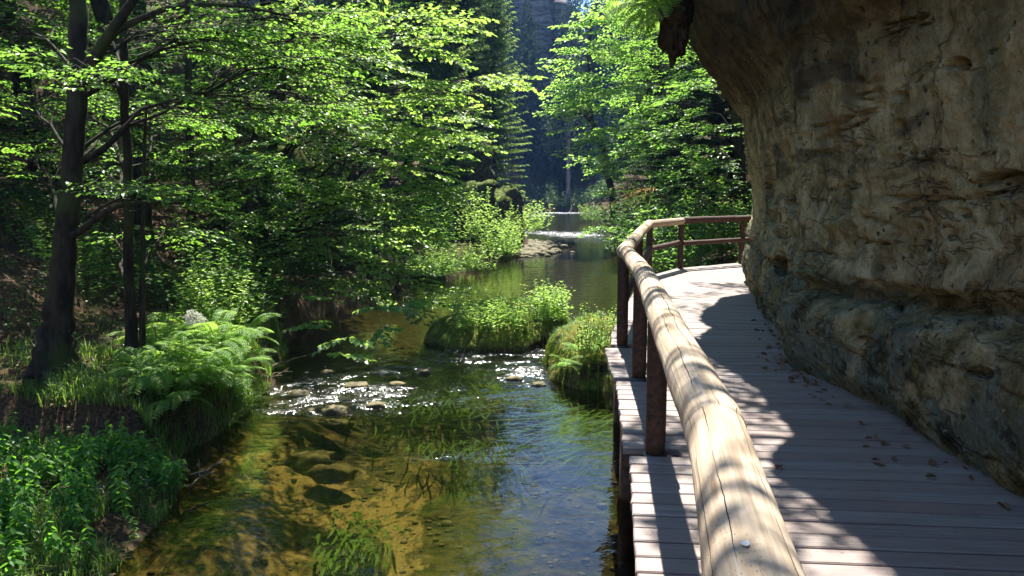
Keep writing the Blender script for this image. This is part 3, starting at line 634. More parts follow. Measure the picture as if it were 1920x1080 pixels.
big = clump_tree('broadleaf_tree', 'thick dark trunked tree with an arching limb, leftmost on the bank', 'tree', T1, [.19, .145, .112, .102, .098, .09, .08, .06, .04], cl1, SP_S, M['leaf_broad'], M['bark'], 21, n_side=18, limb_r=.22,
    extra=[([b0+[0, 0, .35], b0+np.array([.22*math.cos(a_), .22*math.sin(a_), .08]), b0+np.array([.55*math.cos(a_), .55*math.sin(a_), -.12])], .09, .03) for a_ in (-2.2, -1.2, -.3, .6, 2.5)] + [([g(146, 165, Y1+.1), g(170, 120, Y1), g(198, 75, Y1-.05), g(228, 32, Y1-.1), g(262, -15, Y1-.1), g(300, -90, Y1)], .075, .03),
           ([g(188, 88, Y1), g(222, 55, Y1-.05), g(262, 36, Y1-.1), g(312, 16, Y1-.1), g(380, 8, Y1), g(460, 12, Y1+.2), g(540, 30, Y1+.4)], .045, .012),
           ([g(118, 452, Y1), g(158, 428, Y1-.05), g(190, 402, Y1-.1), g(222, 386, Y1-.1), g(262, 379, Y1), g(345, 381, Y1+.2)], .045, .014),
           ([g(122, 350, Y1), g(105, 348, Y1-.1), g(98, 340, Y1-.2)], .02, .008)])
def sapling(label, base, pts, rad, clumps, protos, lm, seed, bk='bark'):
    return clump_tree('young_tree', label, 'tree', [base]+pts, rad, clumps, protos, M[lm], M[bk], seed)
b = foot(248, 690); Y2 = b[1]
sapling('slender mossy trunk right of the thick dark tree', b, [g(242, 500, Y2), g(240, 350, Y2), g(235, 200, Y2), g(231, 60, Y2), g(228, -120, Y2), g(235, -300, Y2)], [.062, .056, .050, .045, .04, .035, .02],
        [C(200, 60, 11, 120, 80, 1.3, 18), C(160, 210, 11, 100, 70, 1.2, 14), C(220, 300, 11, 60, 50, 1.0, 8), C(210, 440, 10.8, 60, 40, .7, 6)], SP_S, 'leaf_dark', 22)
b = foot(266, 690); Y3 = b[1]+.1
sapling('stick thin sapling stem close behind the slender mossy trunk', b, [g(267, 560, Y3), g(268, 420, Y3), g(270, 300, Y3), g(275, 190, Y3)], [.036, .03, .026, .02, .012], [C(300, 250, 9.8, 70, 50, .8, 7), C(330, 420, 9.8, 50, 40, .6, 5)], SP_S, 'leaf_broad', 23)
sapling('dark straight trunk deeper in the wood by the hanging pale leaves', np.array([*W(362, 560, 13.5)[:2], hz(W(362, 560, 13.5)[0], 13.5)]), [g(361, 470, 13.5), g(357, 330, 13.5), g(354, 180, 13.5), g(352, 20, 13.6), g(350, -200, 13.8)], [.088, .08, .07, .062, .05, .03],
        [C(430, 300, 14, 100, 60, 1.4, 15), C(330, 180, 16, 120, 80, 1.5, 20), C(450, 120, 17, 120, 80, 1.5, 22), C(520, 20, 18, 120, 60, 1.4, 18), C(340, 300, 14.5, 110, 50, 1.2, 18), C(420, 340, 14.5, 80, 50, 1, 12)], SP_N, 'leaf_broad', 24)
sapling('thin stem standing between dark trunk and hanging pale leaves', np.array([*W(402, 550, 14.5)[:2], hz(W(402, 550, 14.5)[0], 14.5)]), [g(401, 470, 14.5), g(398, 390, 14.5), g(395, 300, 14.5)], [.035, .032, .03, .02], [C(420, 430, 13.8, 70, 45, .8, 12), C(400, 500, 13.2, 60, 30, .6, 6)], SP_N, 'leaf_pale', 25)
# maple leaning over the river: the bright layered sprays
bm = np.array([-5.6, 17, hz(-5.6, 17)])
clm = [C(560, 180, 16.2, 80, 50, 1, 17), C(650, 215, 15.2, 80, 50, 1, 17), C(720, 290, 15.2, 70, 40, .9, 16), C(480, 290, 16.2, 80, 40, .9, 15), C(560, 350, 16.2, 80, 40, .9, 17), C(665, 370, 15.2, 80, 35, .9, 17), C(755, 345, 15.2, 55, 30, .7, 11),
       C(735, 425, 15.2, 60, 35, .7, 12), C(620, 445, 16.2, 70, 35, .8, 14), C(690, 505, 15.2, 65, 35, .7, 14), C(755, 548, 15.2, 45, 20, .4, 7), C(590, 520, 16.2, 50, 25, .6, 7), C(455, 385, 16.2, 60, 30, .6, 8),
       C(610, 60, 16.2, 110, 60, 1.3, 22), C(720, 70, 15.2, 90, 60, 1.3, 18), C(740, 180, 15.2, 80, 60, 1.2, 18), C(815, 235, 16.6, 60, 40, 1, 14), C(850, 170, 17, 50, 45, 1, 10), C(600, -120, 16.2, 180, 100, 2, 18), C(500, 440, 16.2, 60, 40, .8, 10), C(610, 260, 16.2, 90, 50, 1, 14)]
maple = clump_tree('maple_tree', 'maple leaning over the river with bright layered pale green sprays', 'tree', [bm, bm+[.2, -.2, 1.2], bm+[.5, -.5, 2.6], bm+[.9, -.8, 4.2], bm+[1.3, -.8, 6.0], bm+[1.5, -.6, 8]], [.12, .11, .1, .08, .06, .02], [(c, r_, int(n*.85)) for c, r_, n in clm], SP_N, M['leaf_pale'], M['bark'], 26, spray_s=(1.2, 1.75))
# lowest twigs of that maple: every leaf a piece of its own
r = np.random.default_rng(5); LV, LF = leaf_geo([[0, 0, 0]], [[1, 0, 0]], [[0, 0, 1]], [1.], [.8]); lm_ = MB(); lm_.add(LV, LF); leaf_me = lm_.mesh('leaf', M['leaf_pale'], False)
mbw = WL[maple.name]; tw = MB(); nleaf = 0
tip_from = W(640, 520, 13)
for px, py, Y, n, ln in ((585, 605, 12.2, 3, .55), (610, 610, 12.2, 2, .4), (650, 632, 11.6, 4, .55), (640, 665, 11.4, 4, .55), (715, 614, 12, 3, .5), (700, 575, 12.4, 4, .6), (765, 565, 12.4, 3, .55), (560, 555, 12.4, 2, .5)):
    c = W(px, py, Y); tw.tube(curve(tip_from + r.normal(size=3)*.3, c, .06, 7, r, .06), np.linspace(.008, .003, 7), 4)
    for q in range(n):
        d = nrm(np.array([r.normal(), r.normal()*.8, -.15])); e = c + d*ln*r.uniform(.5, 1); tw.tube(np.array([c, (c+e)/2+[0, 0, .03], e]), [.003, .0025, .002], 3)
        for j in range(9):
            p = c + (e-c)*(j+1)/9; sd = nrm(np.cross(d, [0, 0, 1]))*(1 if j % 2 else -1); dd = nrm(d*.7 + sd + [0, 0, r.uniform(-.4, 0)]); nn = np.array([r.normal()*.3, r.normal()*.3, 1]); S = nrm(np.cross(nn, dd)); nn = np.cross(dd, S)
            o = link('leaf', leaf_me, maple); mw = Matrix((Vector(dd), Vector(S), Vector(nn))).transposed().to_4x4(); mw.translation = Vector(p - mbw); o.matrix_local = mw @ Matrix.Scale(r.uniform(.10, .15), 4); nleaf += 1
build(tw, 'twig', M['bark_thin'], maple)

# ------------------------------------------------------------------ generic trees of the wood
def gen_broadleaf(seed, H, spread, protos, n_cl=14, per=14, low=.25):
    r = np.random.default_rng(seed); cl = []
    for i in range(n_cl):
        zf = low + (1-low)*(i+.5)/n_cl; a = i*2.4 + r.uniform(-.4, .4); rad = spread*(.35+.65*math.sin(math.pi*min(1, .12+.86*(1-zf)+.1)))*r.uniform(.55, 1)
        cl.append((np.array([math.cos(a)*rad, math.sin(a)*rad, zf*H]), np.array([1, 1, .55])*spread*r.uniform(.32, .5), per))
    tr = [np.zeros(3)] + [np.array([r.normal()*.25*k, r.normal()*.25*k, H*f]) for k, f in enumerate((.2, .4, .6, .8, .97), 1)]
    return tr, [H*.018*f for f in (1, .85, .7, .5, .32, .1)], cl
def proto_tree(kind, seed, H, spread, protos, leafm, **kw):
    tr, rad, cl = gen_broadleaf(seed, H, spread, protos, **kw)
    return clump_tree('woodland_tree', kind, 'tree', tr, rad, cl, protos, M[leafm], M['bark'], seed, n_side=8)
def spruce(seed, H, Rb, leafm, zb=.08, whorl=.42, nb=7, tl=.42, den=7., up=.15, dead=True, name='spruce_tree', label='', group=None):
    r = np.random.default_rng(seed); t = thing(name, label, 'tree', (0, 0, 0), group); mb = MB()
    zz = np.linspace(-.3, H, 12); mb.tube(np.stack([zz*0+r.normal(size=12)*.02, zz*0, zz], 1), np.linspace(H*.0125, .01, 12), 9); build(mb, 'trunk', M['bark_spruce'], t)
    P, D, Nn, L = [], [], [], []; bb = MB(); z = H*zb
    while z < H-.15:
        f = (z-H*zb)/(H*(1-zb)); ln0 = Rb*(1-f)**.8*(1 if f > .08 else .75) + .12
        for q in range(nb):
            a = r.random()*6.283; ln = ln0*r.uniform(.6, 1.15); n = max(4, int(ln*den)); s = (np.arange(n)+.5)/n
            el = up + .35*f; drop = .42*(1-f)
            pts = np.stack([math.cos(a)*ln*s, math.sin(a)*ln*s, z + ln*(el*s - drop*s*s + .18*s**4)], 1)
            bb.tube(pts[[0, n//2, n-1]], [.014+.006*ln, .012, .004], 3, 0, False)
            for sd in (-1, 1):
                aa = a + sd*(.95 + r.normal(size=n)*.2); ll = tl*(1.15-.75*s)*r.uniform(.7, 1.25, n)*min(1, .5+ln/2)
                P.append(pts); D.append(np.stack([np.cos(aa), np.sin(aa), -.28+r.normal(size=n)*.18], 1)); Nn.append(np.stack([r.normal(size=n)*.35, r.normal(size=n)*.35, np.ones(n)], 1)); L.append(ll)
            P.append(pts[-1:]); D.append(np.array([[math.cos(a), math.sin(a), -.1]])); Nn.append(np.array([[0, 0, 1.]])); L.append(np.array([tl*.7]))
        z += whorl*r.uniform(.7, 1.3)*(1-.4*f)
    P, D, Nn, L = map(np.concatenate, (P, D, Nn, L)); v, f = leaf_geo(P, D, Nn, L, L*.30, .3, False, .18); cr = MB(); cr.add(v, f)
    tag(build(bb, 'branch', M['bark_spruce'], t), kind='stuff'); tag(build(cr, 'crown', leafm, t, False), kind='stuff'); return t
def put(root, x, y, rz=None, sc=1., label=None, group=None, first=[]):
    z = hz(x, y) - .1; rz = random.uniform(0, 6.28) if rz is None else rz
    if root.name not in first:
        first.append(root.name); root.location = (x, y, z); root.rotation_euler = (0, 0, rz); root.scale = (sc,)*3
        if label: root['label'] = label
        if group: root['group'] = group
        return root
    return dup(root, (x, y, z), rz, sc, label, group)
GW = 'leafy trees in the wood on the left slope'; LWd = 'leafy forest tree in the shaded wood behind the left bank'
tA = proto_tree(LWd, 41, 13, 3.6, SP_M, 'leaf_wood', n_cl=18, per=30, low=.1)
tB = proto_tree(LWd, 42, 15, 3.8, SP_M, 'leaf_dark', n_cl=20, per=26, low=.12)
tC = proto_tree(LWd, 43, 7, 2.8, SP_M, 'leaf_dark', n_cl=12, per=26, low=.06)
for i, (t, x, y, s) in enumerate(((tA, -8.2, 17, 1), (tB, -11.5, 19, 1), (tC, -6.6, 20.5, 1), (tA, -15.5, 22, 1.05), (tC, -9.5, 13.5, .9), (tB, -8, 25, 1.05), (tA, -13, 28, 1.1), (tC, -11.8, 14.5, 1.0), (tA, -5.8, 30, .95), (tB, -19, 27, 1.1), (tB, -14.5, 16.8, .95), (tC, -7.4, 33, 1.1), (tA, -19, 34, 1.15), (tB, -11, 37, 1.1), (tC, -5.3, 25.2, .8), (tA, -24, 38, 1.2), (tB, -26, 30, 1.1))):
    put(t, x, y, None, s, LWd, GW)
for i, (t_, x, y, s_) in enumerate(((tB, 8.6, 30, .75), (tC, 9.4, 26, 1.), (tA, 10.5, 36, .8), (tB, 13, 31, .8), (tC, 7.6, 28.5, .8), (tC, 8.6, 38, .9), (tC, 12, 25, 1.2), (tC, 9.4, 47, 1.), (tC, 6.9, 33, .7))):
    put(t_, x, y, None, s_, 'leafy forest tree in the shade on the right slope', 'leafy trees in the wood on the right slope')
# spruces on both sides of the river
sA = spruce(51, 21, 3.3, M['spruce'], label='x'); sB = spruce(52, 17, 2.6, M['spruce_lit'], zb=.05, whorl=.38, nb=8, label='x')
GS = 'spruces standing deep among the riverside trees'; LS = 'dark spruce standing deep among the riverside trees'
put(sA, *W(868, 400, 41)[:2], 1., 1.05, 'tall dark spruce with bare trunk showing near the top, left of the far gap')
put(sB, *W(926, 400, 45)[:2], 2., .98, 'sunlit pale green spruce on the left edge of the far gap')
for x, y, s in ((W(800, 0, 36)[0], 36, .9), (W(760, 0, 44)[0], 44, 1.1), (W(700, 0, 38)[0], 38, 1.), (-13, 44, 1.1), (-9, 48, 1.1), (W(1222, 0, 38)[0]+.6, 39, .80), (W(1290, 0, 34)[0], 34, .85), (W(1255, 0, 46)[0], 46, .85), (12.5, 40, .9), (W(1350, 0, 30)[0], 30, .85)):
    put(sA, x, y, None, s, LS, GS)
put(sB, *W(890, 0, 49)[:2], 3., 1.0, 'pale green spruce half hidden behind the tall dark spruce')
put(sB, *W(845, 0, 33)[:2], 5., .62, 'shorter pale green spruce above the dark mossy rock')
# broadleaf tree on the right bank with its leaning dark stem
br = np.array([*W(1158, 410, 45)[:2], 0]); br[2] = hz(br[0], br[1])
q = lambda px, py, Y=45: W(px, py, Y)
clr = [C(1151, 40, 44, 60, 40, 2.2, 30), C(1160, 25, 45, 70, 40, 2.2, 32), C(1136, 110, 44, 55, 35, 2, 26), C(1150, 100, 45, 70, 40, 2.2, 32), C(1096, 165, 44, 40, 25, 1.8, 20), C(1086, 205, 43, 38, 20, 1.6, 18), C(1130, 175, 44, 60, 30, 2, 26), C(1131, 245, 43, 50, 25, 1.8, 22), C(1121, 290, 43, 38, 16, 1.5, 14), C(1170, 235, 45, 50, 35, 2, 22), C(1150, 300, 44, 45, 25, 1.6, 18), C(1200, 150, 46, 50, 50, 2, 24), C(1180, 350, 44, 35, 20, 1.2, 12), C(1106, 60, 44, 28, 25, 1.5, 8), C(1210, 60, 46, 50, 50, 2, 22)]
clump_tree('alder_tree', 'pale green tree with a leaning dark stem over the far right bank', 'tree', [br, q(1150, 370), q(1138, 320), q(1128, 270), q(1112, 232), q(1100, 180), q(1105, 90), q(1110, 10)], [.26, .22, .2, .18, .15, .12, .09, .04], [(c, r_, int(n*1.5)) for c, r_, n in clr], SP_F, M['leaf_alder'], M['bark'], 31, spray_s=(.85, 1.3),
    extra=[([q(1114, 238), q(1098, 218), q(1075, 205), q(1050, 203)], .10, .03)])
# leafy trees behind the far railing
bq = np.array([6.9, 23, hz(6.9, 23)])
clq = [C(1235, 120, 25, 40, 30, 1.2, 18), C(1245, 190, 24, 45, 30, 1.2, 20), C(1240, 255, 23.5, 45, 25, 1.1, 20), C(1300, 240, 22.5, 60, 40, 1.2, 22), C(1335, 170, 22, 50, 50, 1.2, 20), C(1350, 280, 21.5, 50, 50, 1.1, 22), C(1300, 330, 22, 55, 35, 1.1, 20), C(1360, 370, 21, 45, 45, 1.0, 22), C(1300, 400, 21, 55, 35, 1.0, 20), C(1345, 450, 20.5, 60, 35, 1.0, 22), C(1270, 470, 20.5, 45, 25, .8, 15), C(1255, 420, 21, 35, 30, .8, 10), C(1310, 130, 23, 60, 40, 1.2, 14), C(1240, 50, 26, 60, 50, 1.4, 16), C(1170, 425, 21.5, 30, 12, .6, 4)]
clump_tree('hanging_leaf_tree', 'leafy tree behind the far railing, drooping beside the sandstone edge', 'tree', [bq, bq+[-.1, -.1, 1.5], bq+[-.3, -.1, 3.2], bq+[-.5, 0, 5], bq+[-.6, .1, 7.5]], [.16, .14, .12, .09, .03], clq, SP_M, M['leaf_broad'], M['bark'], 32)
# tree rooted on the rock above the path; its sprays throw the dappled light on the planks
bt = np.array([3.4, 9.4, 8.6])
clt = [((1.62 + .15*math.sin(i*2.1), 5.4 + i*.62, 8.6 + .25*(i % 3) + .06*i), (.5, .45, .35), 2) for i in range(15)] + [((2.15 + .12*math.sin(i*1.7), 5.6 + i*.52, 8.9 + .3*(i % 2)), (.55, .42, .35), 4) for i in range(13)] + [((2.6, 15.4, 10.6), (.7, .9, .5), 5), ((3.4, 17.0, 10.8), (.7, .9, .5), 5), ((4.3, 18.2, 11.2), (.7, .9, .5), 5),
       ((.52, 4.95, 8.1), (.35, .5, .3), 5), ((-2.2, 10.2, 8.2), (1.3, .9, .6), 9), ((-1.2, 8.9, 7.4), (1.1, .7, .5), 8)]
clump_tree('cliff_tree', 'tree rooted on top of the sandstone wall above the boardwalk', 'tree', [bt, bt+[-.3, -.2, 1.2], bt+[-.9, -.3, 2.4], bt+[-1.6, -.4, 3.6]], [.13, .11, .08, .04], clt, SP_N, M['leaf_broad'], M['bark'], 33)
exec_tail = True

# ------------------------------------------------------------------ the far end of the valley
pt = W(1065, 390, 98); zb = hz(pt[0], 103)
mb = MB(); t = thing('bare_trunk_tree', 'pale straight trunk standing before the dark blue far wood', 'tree', (pt[0]*103/98, 103, zb))
zz = np.linspace(-.5, 20, 12); x0 = pt[0]*103/98
mb.tube(np.stack([x0+zz*0, 103+zz*0, zb+zz], 1), np.linspace(.34, .12, 12), 10); build(mb, 'trunk', M['bark_pale'], t)
r = np.random.default_rng(61); v = []
cr = MB(); n = 260; zt_ = r.uniform(9, 21, n); a = r.random(n)*6.283; rd = r.random(n)**.6*2.6*(1.1-(zt_-9)/13)
place(cr, spray_set(4, 62, length=1.6, nt=6, leaf=.3, detail=False, per=3), np.stack([x0+np.cos(a)*rd, 103+np.sin(a)*rd, zb+zt_], 1), np.stack([np.cos(a), np.sin(a), a*0-.2], 1), np.array([[0, 0, 1.]])+r.normal(size=(n, 3))*.2, r.uniform(.7, 1.2, n), r, False)
tag(build(cr, 'crown', M['spruce_far'], t, False), kind='stuff')
# far wood: one mass of spruces on the slope that closes the valley
def cheap_spruce(r, H, Rb):
    P, D, L = [], [], []; z = H*.1
    while z < H:
        f = z/H; ln = Rb*(1-f)**.85 + .15; n = int(10 + 10*(1-f)); a = r.random(n)*6.283; s = r.uniform(.25, 1, n)
        P.append(np.stack([np.cos(a)*ln*s*.6, np.sin(a)*ln*s*.6, z + r.normal(size=n)*.3 - .2*ln*s], 1)); D.append(np.stack([np.cos(a), np.sin(a), -.45+r.normal(size=n)*.2], 1)); L.append(ln*r.uniform(.35, .7, n) + .2); z += .55
    P, D, L = map(np.concatenate, (P, D, L)); return leaf_geo(P, D, np.stack([r.normal(size=len(P))*.4, r.normal(size=len(P))*.4, np.ones(len(P))], 1), L, L*.42, .25, False, .2)
r = np.random.default_rng(63); pro = [cheap_spruce(r, h, 2.7) for h in (17, 20, 23, 15)]; fw = MB(); ft = MB()
for i in range(330):
    y = r.uniform(106, 168); x = r.uniform(-34, 40); 
    if y < 112 and abs(x-9) < 8 and r.random() < .6: continue
    lim = 2.75 + y*.262
    z = hz(x, y); v, f = pro[i % 4]; a = r.random()*6.28; s = r.uniform(.75, 1.1); mx = max(.35, min(s, (lim - z)/20)) if -8 < x < 26 else s
    ca, sa = math.cos(a)*mx, math.sin(a)*mx; Rm = np.array([[ca, -sa, 0], [sa, ca, 0], [0, 0, mx]]); fw.add(v @ Rm.T + [x, y, z], f); ft.tube([(x, y, z-.5), (x, y, z+14*mx)], [.22*mx, .06], 5, 1, False)
fw.v += []; base_n = fw.n
for vv in ft.v: fw.v.append(vv)
for ff, mm in ft.f: fw.f.append((ff+base_n, 1))
tag(build(fw, 'far_forest', [M['spruce_far'], M['bark_spruce']], None, False), 'dark spruce wood closing the far end of the valley', kind='stuff')
# sandstone tower above the wood
def blocky(name, label, cat, cx, cy, z0, z1, rx, ry, mt, seed, n=70, m=60, lean=0, kind=None):
    th = np.linspace(0, 2*math.pi, n, endpoint=False); zz = np.linspace(0, 1, m)
    Z, TH = np.meshgrid(zz, th, indexing='ij'); c, s = np.cos(TH), np.sin(TH); sq = 1/np.maximum(np.abs(c)**4 + np.abs(s)**4, 1e-6)**.25
    taper = np.where(Z > .93, 1-((Z-.93)/.07)**2*.5, 1)*(1.08-.14*Z)
    X = c*sq*rx*taper; Y = s*sq*ry*taper; ZZ = z0 + (z1-z0)*Z
    P = np.stack([X+cx, Y+cy, ZZ], -1); sc = 1/max(rx, .3)
    d = fbm(P*np.array([.5, .5, 1.2])*sc*1.6 + seed, 5, True)*.20*rx + fbm(P*sc*np.array([.3, .3, 3.5]) + seed*2, 4, True)*.13*rx + fbm(P*sc*np.array([2.5, 2.5, .3]) + seed*3, 3, True)*.12*rx
    P = P + np.stack([c, s, 0*c], -1)*(d-.1*rx)[..., None]; P[..., 0] += lean*Z
    mb = MB(); idx = np.arange(m*n).reshape(m, n); j = np.roll(np.arange(n), -1)
    mb.add(P, np.stack([idx[:-1], idx[:-1][:, j], idx[1:][:, j], idx[1:]], -1).reshape(-1, 4)); mb.f.append((np.array([idx[-1]]), 0))
    return tag(build(mb, name, mt), label, cat)
blocky('rock_tower', 'grey sandstone tower rising behind the far spruces', 'cliff', W(1003, 0, 135)[0], 137, 8, 41, 2.9, 4, M['far_cliff'], 5)
blocky('rock_tower', 'lower darker sandstone block right of the grey tower', 'cliff', W(1042, 0, 140)[0], 142, 8, 36, 2.2, 4, M['far_cliff'], 9)
# haze fills the valley air
hb = MB(); hb.box((-905, -605, -3.2), (905, 1205, 76)); m, k = mat('valley_haze')
pv = k.n('VolumePrincipled'); pv.inputs['Color'].default_value = (.22, .45, 1, 1); pv.inputs['Density'].default_value = .00032; pv.inputs['Anisotropy'].default_value = .3
m.node_tree.links.new(pv.outputs[0], k.n('OutputMaterial').inputs['Volume'])
HAZE = True
if HAZE: tag(build(hb, 'haze', m, None, False), 'thin blue haze in the valley air', kind='stuff')

# ------------------------------------------------------------------ rocks
def boulder(name, label, cat, c, rad, seed, mt, n=28, amp=.22, group=None, kind=None, box=.0):
    th = np.linspace(0, 2*math.pi, n, endpoint=False); ph = np.linspace(.02, math.pi-.02, n//2)
    PH, TH = np.meshgrid(ph, th, indexing='ij'); U_ = np.stack([np.sin(PH)*np.cos(TH), np.sin(PH)*np.sin(TH), np.cos(PH)], -1)
    if box: U_ = U_/np.maximum((np.abs(U_)**box).sum(-1, keepdims=True)**(1/box), .2)
    U_ = U_*(1 + amp*fbm(U_*1.3 + seed*7.7, 4)[..., None] + amp*.4*fbm(U_*4 + seed, 3, True)[..., None]); P = np.asarray(c) + U_*np.asarray(rad)
    mb = MB(); idx = np.arange(P.shape[0]*n).reshape(-1, n); j = np.roll(np.arange(n), -1); mb.add(P, np.stack([idx[1:], idx[1:][:, j], idx[:-1][:, j], idx[:-1]], -1).reshape(-1, 4)); mb.f.append((np.array([idx[0]]), 0)); mb.f.append((np.array([idx[-1][::-1]]), 0))
    if not name: return mb
    return tag(build(mb, name, mt, None, True, c), label, cat, group)
boulder('mossy_rock', 'large dark mossy rock overhanging the far left bank', 'rock', W(850, 405, 33), (2.0, 2.2, 1.25), 3, M['mossy_rock'], 90, .55, box=4)
boulder('mossy_rock', 'dark mossy block below the pale spruce at the bend', 'rock', W(930, 405, 36), (1.1, 1.2, 1.1), 8, M['mossy_rock'], 80, .55, box=4)
boulder('mossy_rock', 'sloping rock with yellow moss among the leaves above the dark rock', 'rock', W(872, 322, 35), (1.1, 1.3, 1.3), 12, M['mossy_rock'], 80, .55, box=4)
boulder('mossy_rock', 'shaded rock deep under the hanging maple sprays', 'rock', W(520, 350, 21), (1.5, 1.2, 1.1), 14, M['mossy_rock'], 48, .35, box=3)
for px, py, w, l, lab in ((578, 833, .24, .14, 'flat submerged stone nearest the sparkling rapid'), (622, 856, .22, .09, 'flat submerged stone just below the rapid stone pair'), (610, 774, .3, .1, 'submerged slab under the rippled shallows')):
    c = G(px, py, -.12); boulder('river_stone', lab, 'stone', c - np.array([0, 0, .19]), (w, l, .09), px*.01, M['wet_stone'], 32, .45, box=3)
c = G(930, 868, -.06)
for px, py, w_ in ((560, 742, .10), (615, 700, .08), (668, 726, .11), (705, 762, .09), (745, 722, .08), (628, 772, .12), (790, 700, .09), (965, 712, .08), (1010, 722, .07), (590, 770, .07), (850, 676, .07)):
    boulder('river_stone', 'small wet stone breaking the ripples of the near rapid', 'stone', G(px, py, .0), (w_*1.3, w_, w_*.55), px*.013, M['wet_stone'], 24, .45, group='stones in the near rapid', box=3)
r = np.random.default_rng(71); st = MB()
for i in range(260):
    x, y = r.uniform(-.3, 2.3), r.uniform(31, 40); x = xl(y) + abs(r.normal())*.9 - .3; s = r.uniform(.07, .26)
    b_ = boulder('', '', '', (x, y, -.02 + s*.2), (s, s*r.uniform(.7, 1), s*.6), i, None, 10); st.v += b_.v; st.f += [(f+st.n, m_) for f, m_ in b_.f]; st.n += b_.n
tag(build(st, 'gravel_bar', M['pale_stone']), 'pale cobbles of the gravel bar on the far left shore', kind='stuff')
st = MB()
for i in range(1500):
    y = r.uniform(4, 13)**1; x = r.uniform(-2.9, 1.2); s = r.uniform(.010, .026)*(1 + 1.3*r.random()**6)
    if perlin(np.array([[x*1.1, y*.8, 0]]))[0] < .05 + .25*r.normal(): continue
    b_ = boulder('', '', '', (x, y, hz(x, y) + s*.15), (s*1.3, s, s*.5), i*.37, None, 8); st.v += b_.v; st.f += [(f+st.n, m_) for f, m_ in b_.f]; st.n += b_.n
tag(build(st, 'river_pebbles', M['wet_stone']), 'brown pebbles on the sandy river bed', kind='stuff')

# ------------------------------------------------------------------ low plants
def blades(P, r, h, w, lean=.5):
    n = len(P); a = r.random(n)*6.283; ln = r.random(n)*lean; d = np.stack([np.cos(a), np.sin(a), 0*a], 1); s = np.stack([-np.sin(a), np.cos(a), 0*a], 1)*np.broadcast_to(w, (n,))[:, None]; h = np.broadcast_to(h, (n,))*r.uniform(.6, 1.2, n)
    up = np.array([0, 0, 1.]); m1 = P + d*(h*ln*.35)[:, None] + up*(h*.6)[:, None]; tp = P + d*(h*ln*1.1)[:, None] + up*(h*(1-.35*ln))[:, None]
    v = np.stack([P-s, P+s, m1+s*.75, m1-s*.75, tp], 1); b = np.arange(n)[:, None]*5
    return v.reshape(-1, 3), b+np.array([[0, 1, 2, 3]]), b+np.array([[3, 2, 4]])
def add_blades(mb, *a, **k):
    v, q, t = blades(*a, **k); mb.add(v, q); mb.f.append((t + mb.n - len(v), 0))
def fern_frond(seed, L=.8, npin=17):
    r = np.random.default_rng(seed); s = np.linspace(0, 1, 14); arch = lambda s: np.stack([L*s*.86, .05*L*np.sin(2*s), L*(.78*s - .72*s**2.2)], -1)
    mb = MB(); mb.tube(arch(s), np.linspace(.006, .0015, 14), 4, 1, False)
    P, D, Nn, Ls = [], [], [], []
    for i in range(npin):
        f = .14 + .86*(i+.5)/npin; p = arch(np.array([f]))[0]; tg = nrm(arch(np.array([f+.01]))[0]-p); ll = L*.20*math.sin(math.pi*min(1, .12+.9*(1-f)**.8))**.8 + .01
        for sd in (-1, 1):
            S = np.array([0, sd, 0.]); d = nrm(S + tg*.35 + np.array([0, 0, -.12])); nn = np.cross(tg, S)*sd; P.append(p); D.append(d); Nn.append(nn + r.normal(size=3)*.12); Ls.append(ll*r.uniform(.9, 1.08))
    # each pinna is itself toothed: three short lobes along it
    P, D, Nn, Ls = np.array(P), nrm(np.array(D)), nrm(np.array(Nn)), np.array(Ls)
    v, f = leaf_geo(P, D, Nn, Ls, Ls*.13+.003, .1, True, .15); mb.add(v, f)
    S = np.cross(D, Nn)
    for fr in (.2, .38, .56, .74):
        for sd in (-1, 1):
            v, f = leaf_geo(P + D*(Ls*fr)[:, None], D*.55 + S*sd, Nn, Ls*.26*(1.15-fr)+.003, (Ls*.26*(1.15-fr)+.003)*.45, .05, False, .05); mb.add(v, f)
    return mb.mesh('frond', [M['fern'], M['stem']], False)
fronds = [fern_frond(s, L) for s, L in ((81, .8), (82, .72), (83, .9))]
def make_fern(n, seed, label, cat='fern'):
    t = thing('fern', label, cat); r = np.random.default_rng(seed)
    for i in range(n):
        o = link('frond', fronds[i % 3], t); o.rotation_euler = (r.normal()*.15, r.uniform(-.5, .25) - .25*(i % 2), i*6.283/n + r.normal()*.25); o.scale = (r.uniform(.75, 1.1),)*3
    return t
ferns = [make_fern(10, 84, 'x'), make_fern(12, 85, 'x')]
def plant(protos, i, p, rz=None, sc=1., label=None, group=None, used=set(), tilt=(0, 0)):
    o = protos[i % len(protos)]; rz = random.uniform(0, 6.28) if rz is None else rz
    if o.name not in used:
        used.add(o.name); o.location = p; o.rotation_euler = (*tilt, rz); o.scale = (sc,)*3; o['label'] = label
        if group: o['group'] = group
        return o
    return dup(o, p, rz, sc, label, group, tilt)
GF = 'sunlit ferns on the left bank'; LF_ = 'bright green fern in the sunlit clump on the left bank'
fp = [(330, 720), (370, 715), (410, 715), (445, 700), (470, 690), (400, 680), (440, 665), (475, 655), (350, 690), (420, 745), (455, 735), (380, 660), (345, 735), (390, 728), (430, 730), (470, 715), (300, 740), (490, 668), (330, 665), (365, 640)]
fp += [(300, 715), (315, 690), (405, 695), (425, 680)]
for i, (px, py) in enumerate(fp):
    c = G(px, py, .55); x = min(c[0]-.12, xl(c[1])-.25); plant(ferns, i, (x, c[1], max(hz(x, c[1]), .35)), None, random.uniform(.58, .92), 'bright fern leaning out over the water edge beside the rapid' if px >= 465 else 'fern at the back of the sunlit clump by the white flower' if py <= 670 else 'fern in the sunlit clump next to the slender trunks' if px <= 332 else LF_, GF)
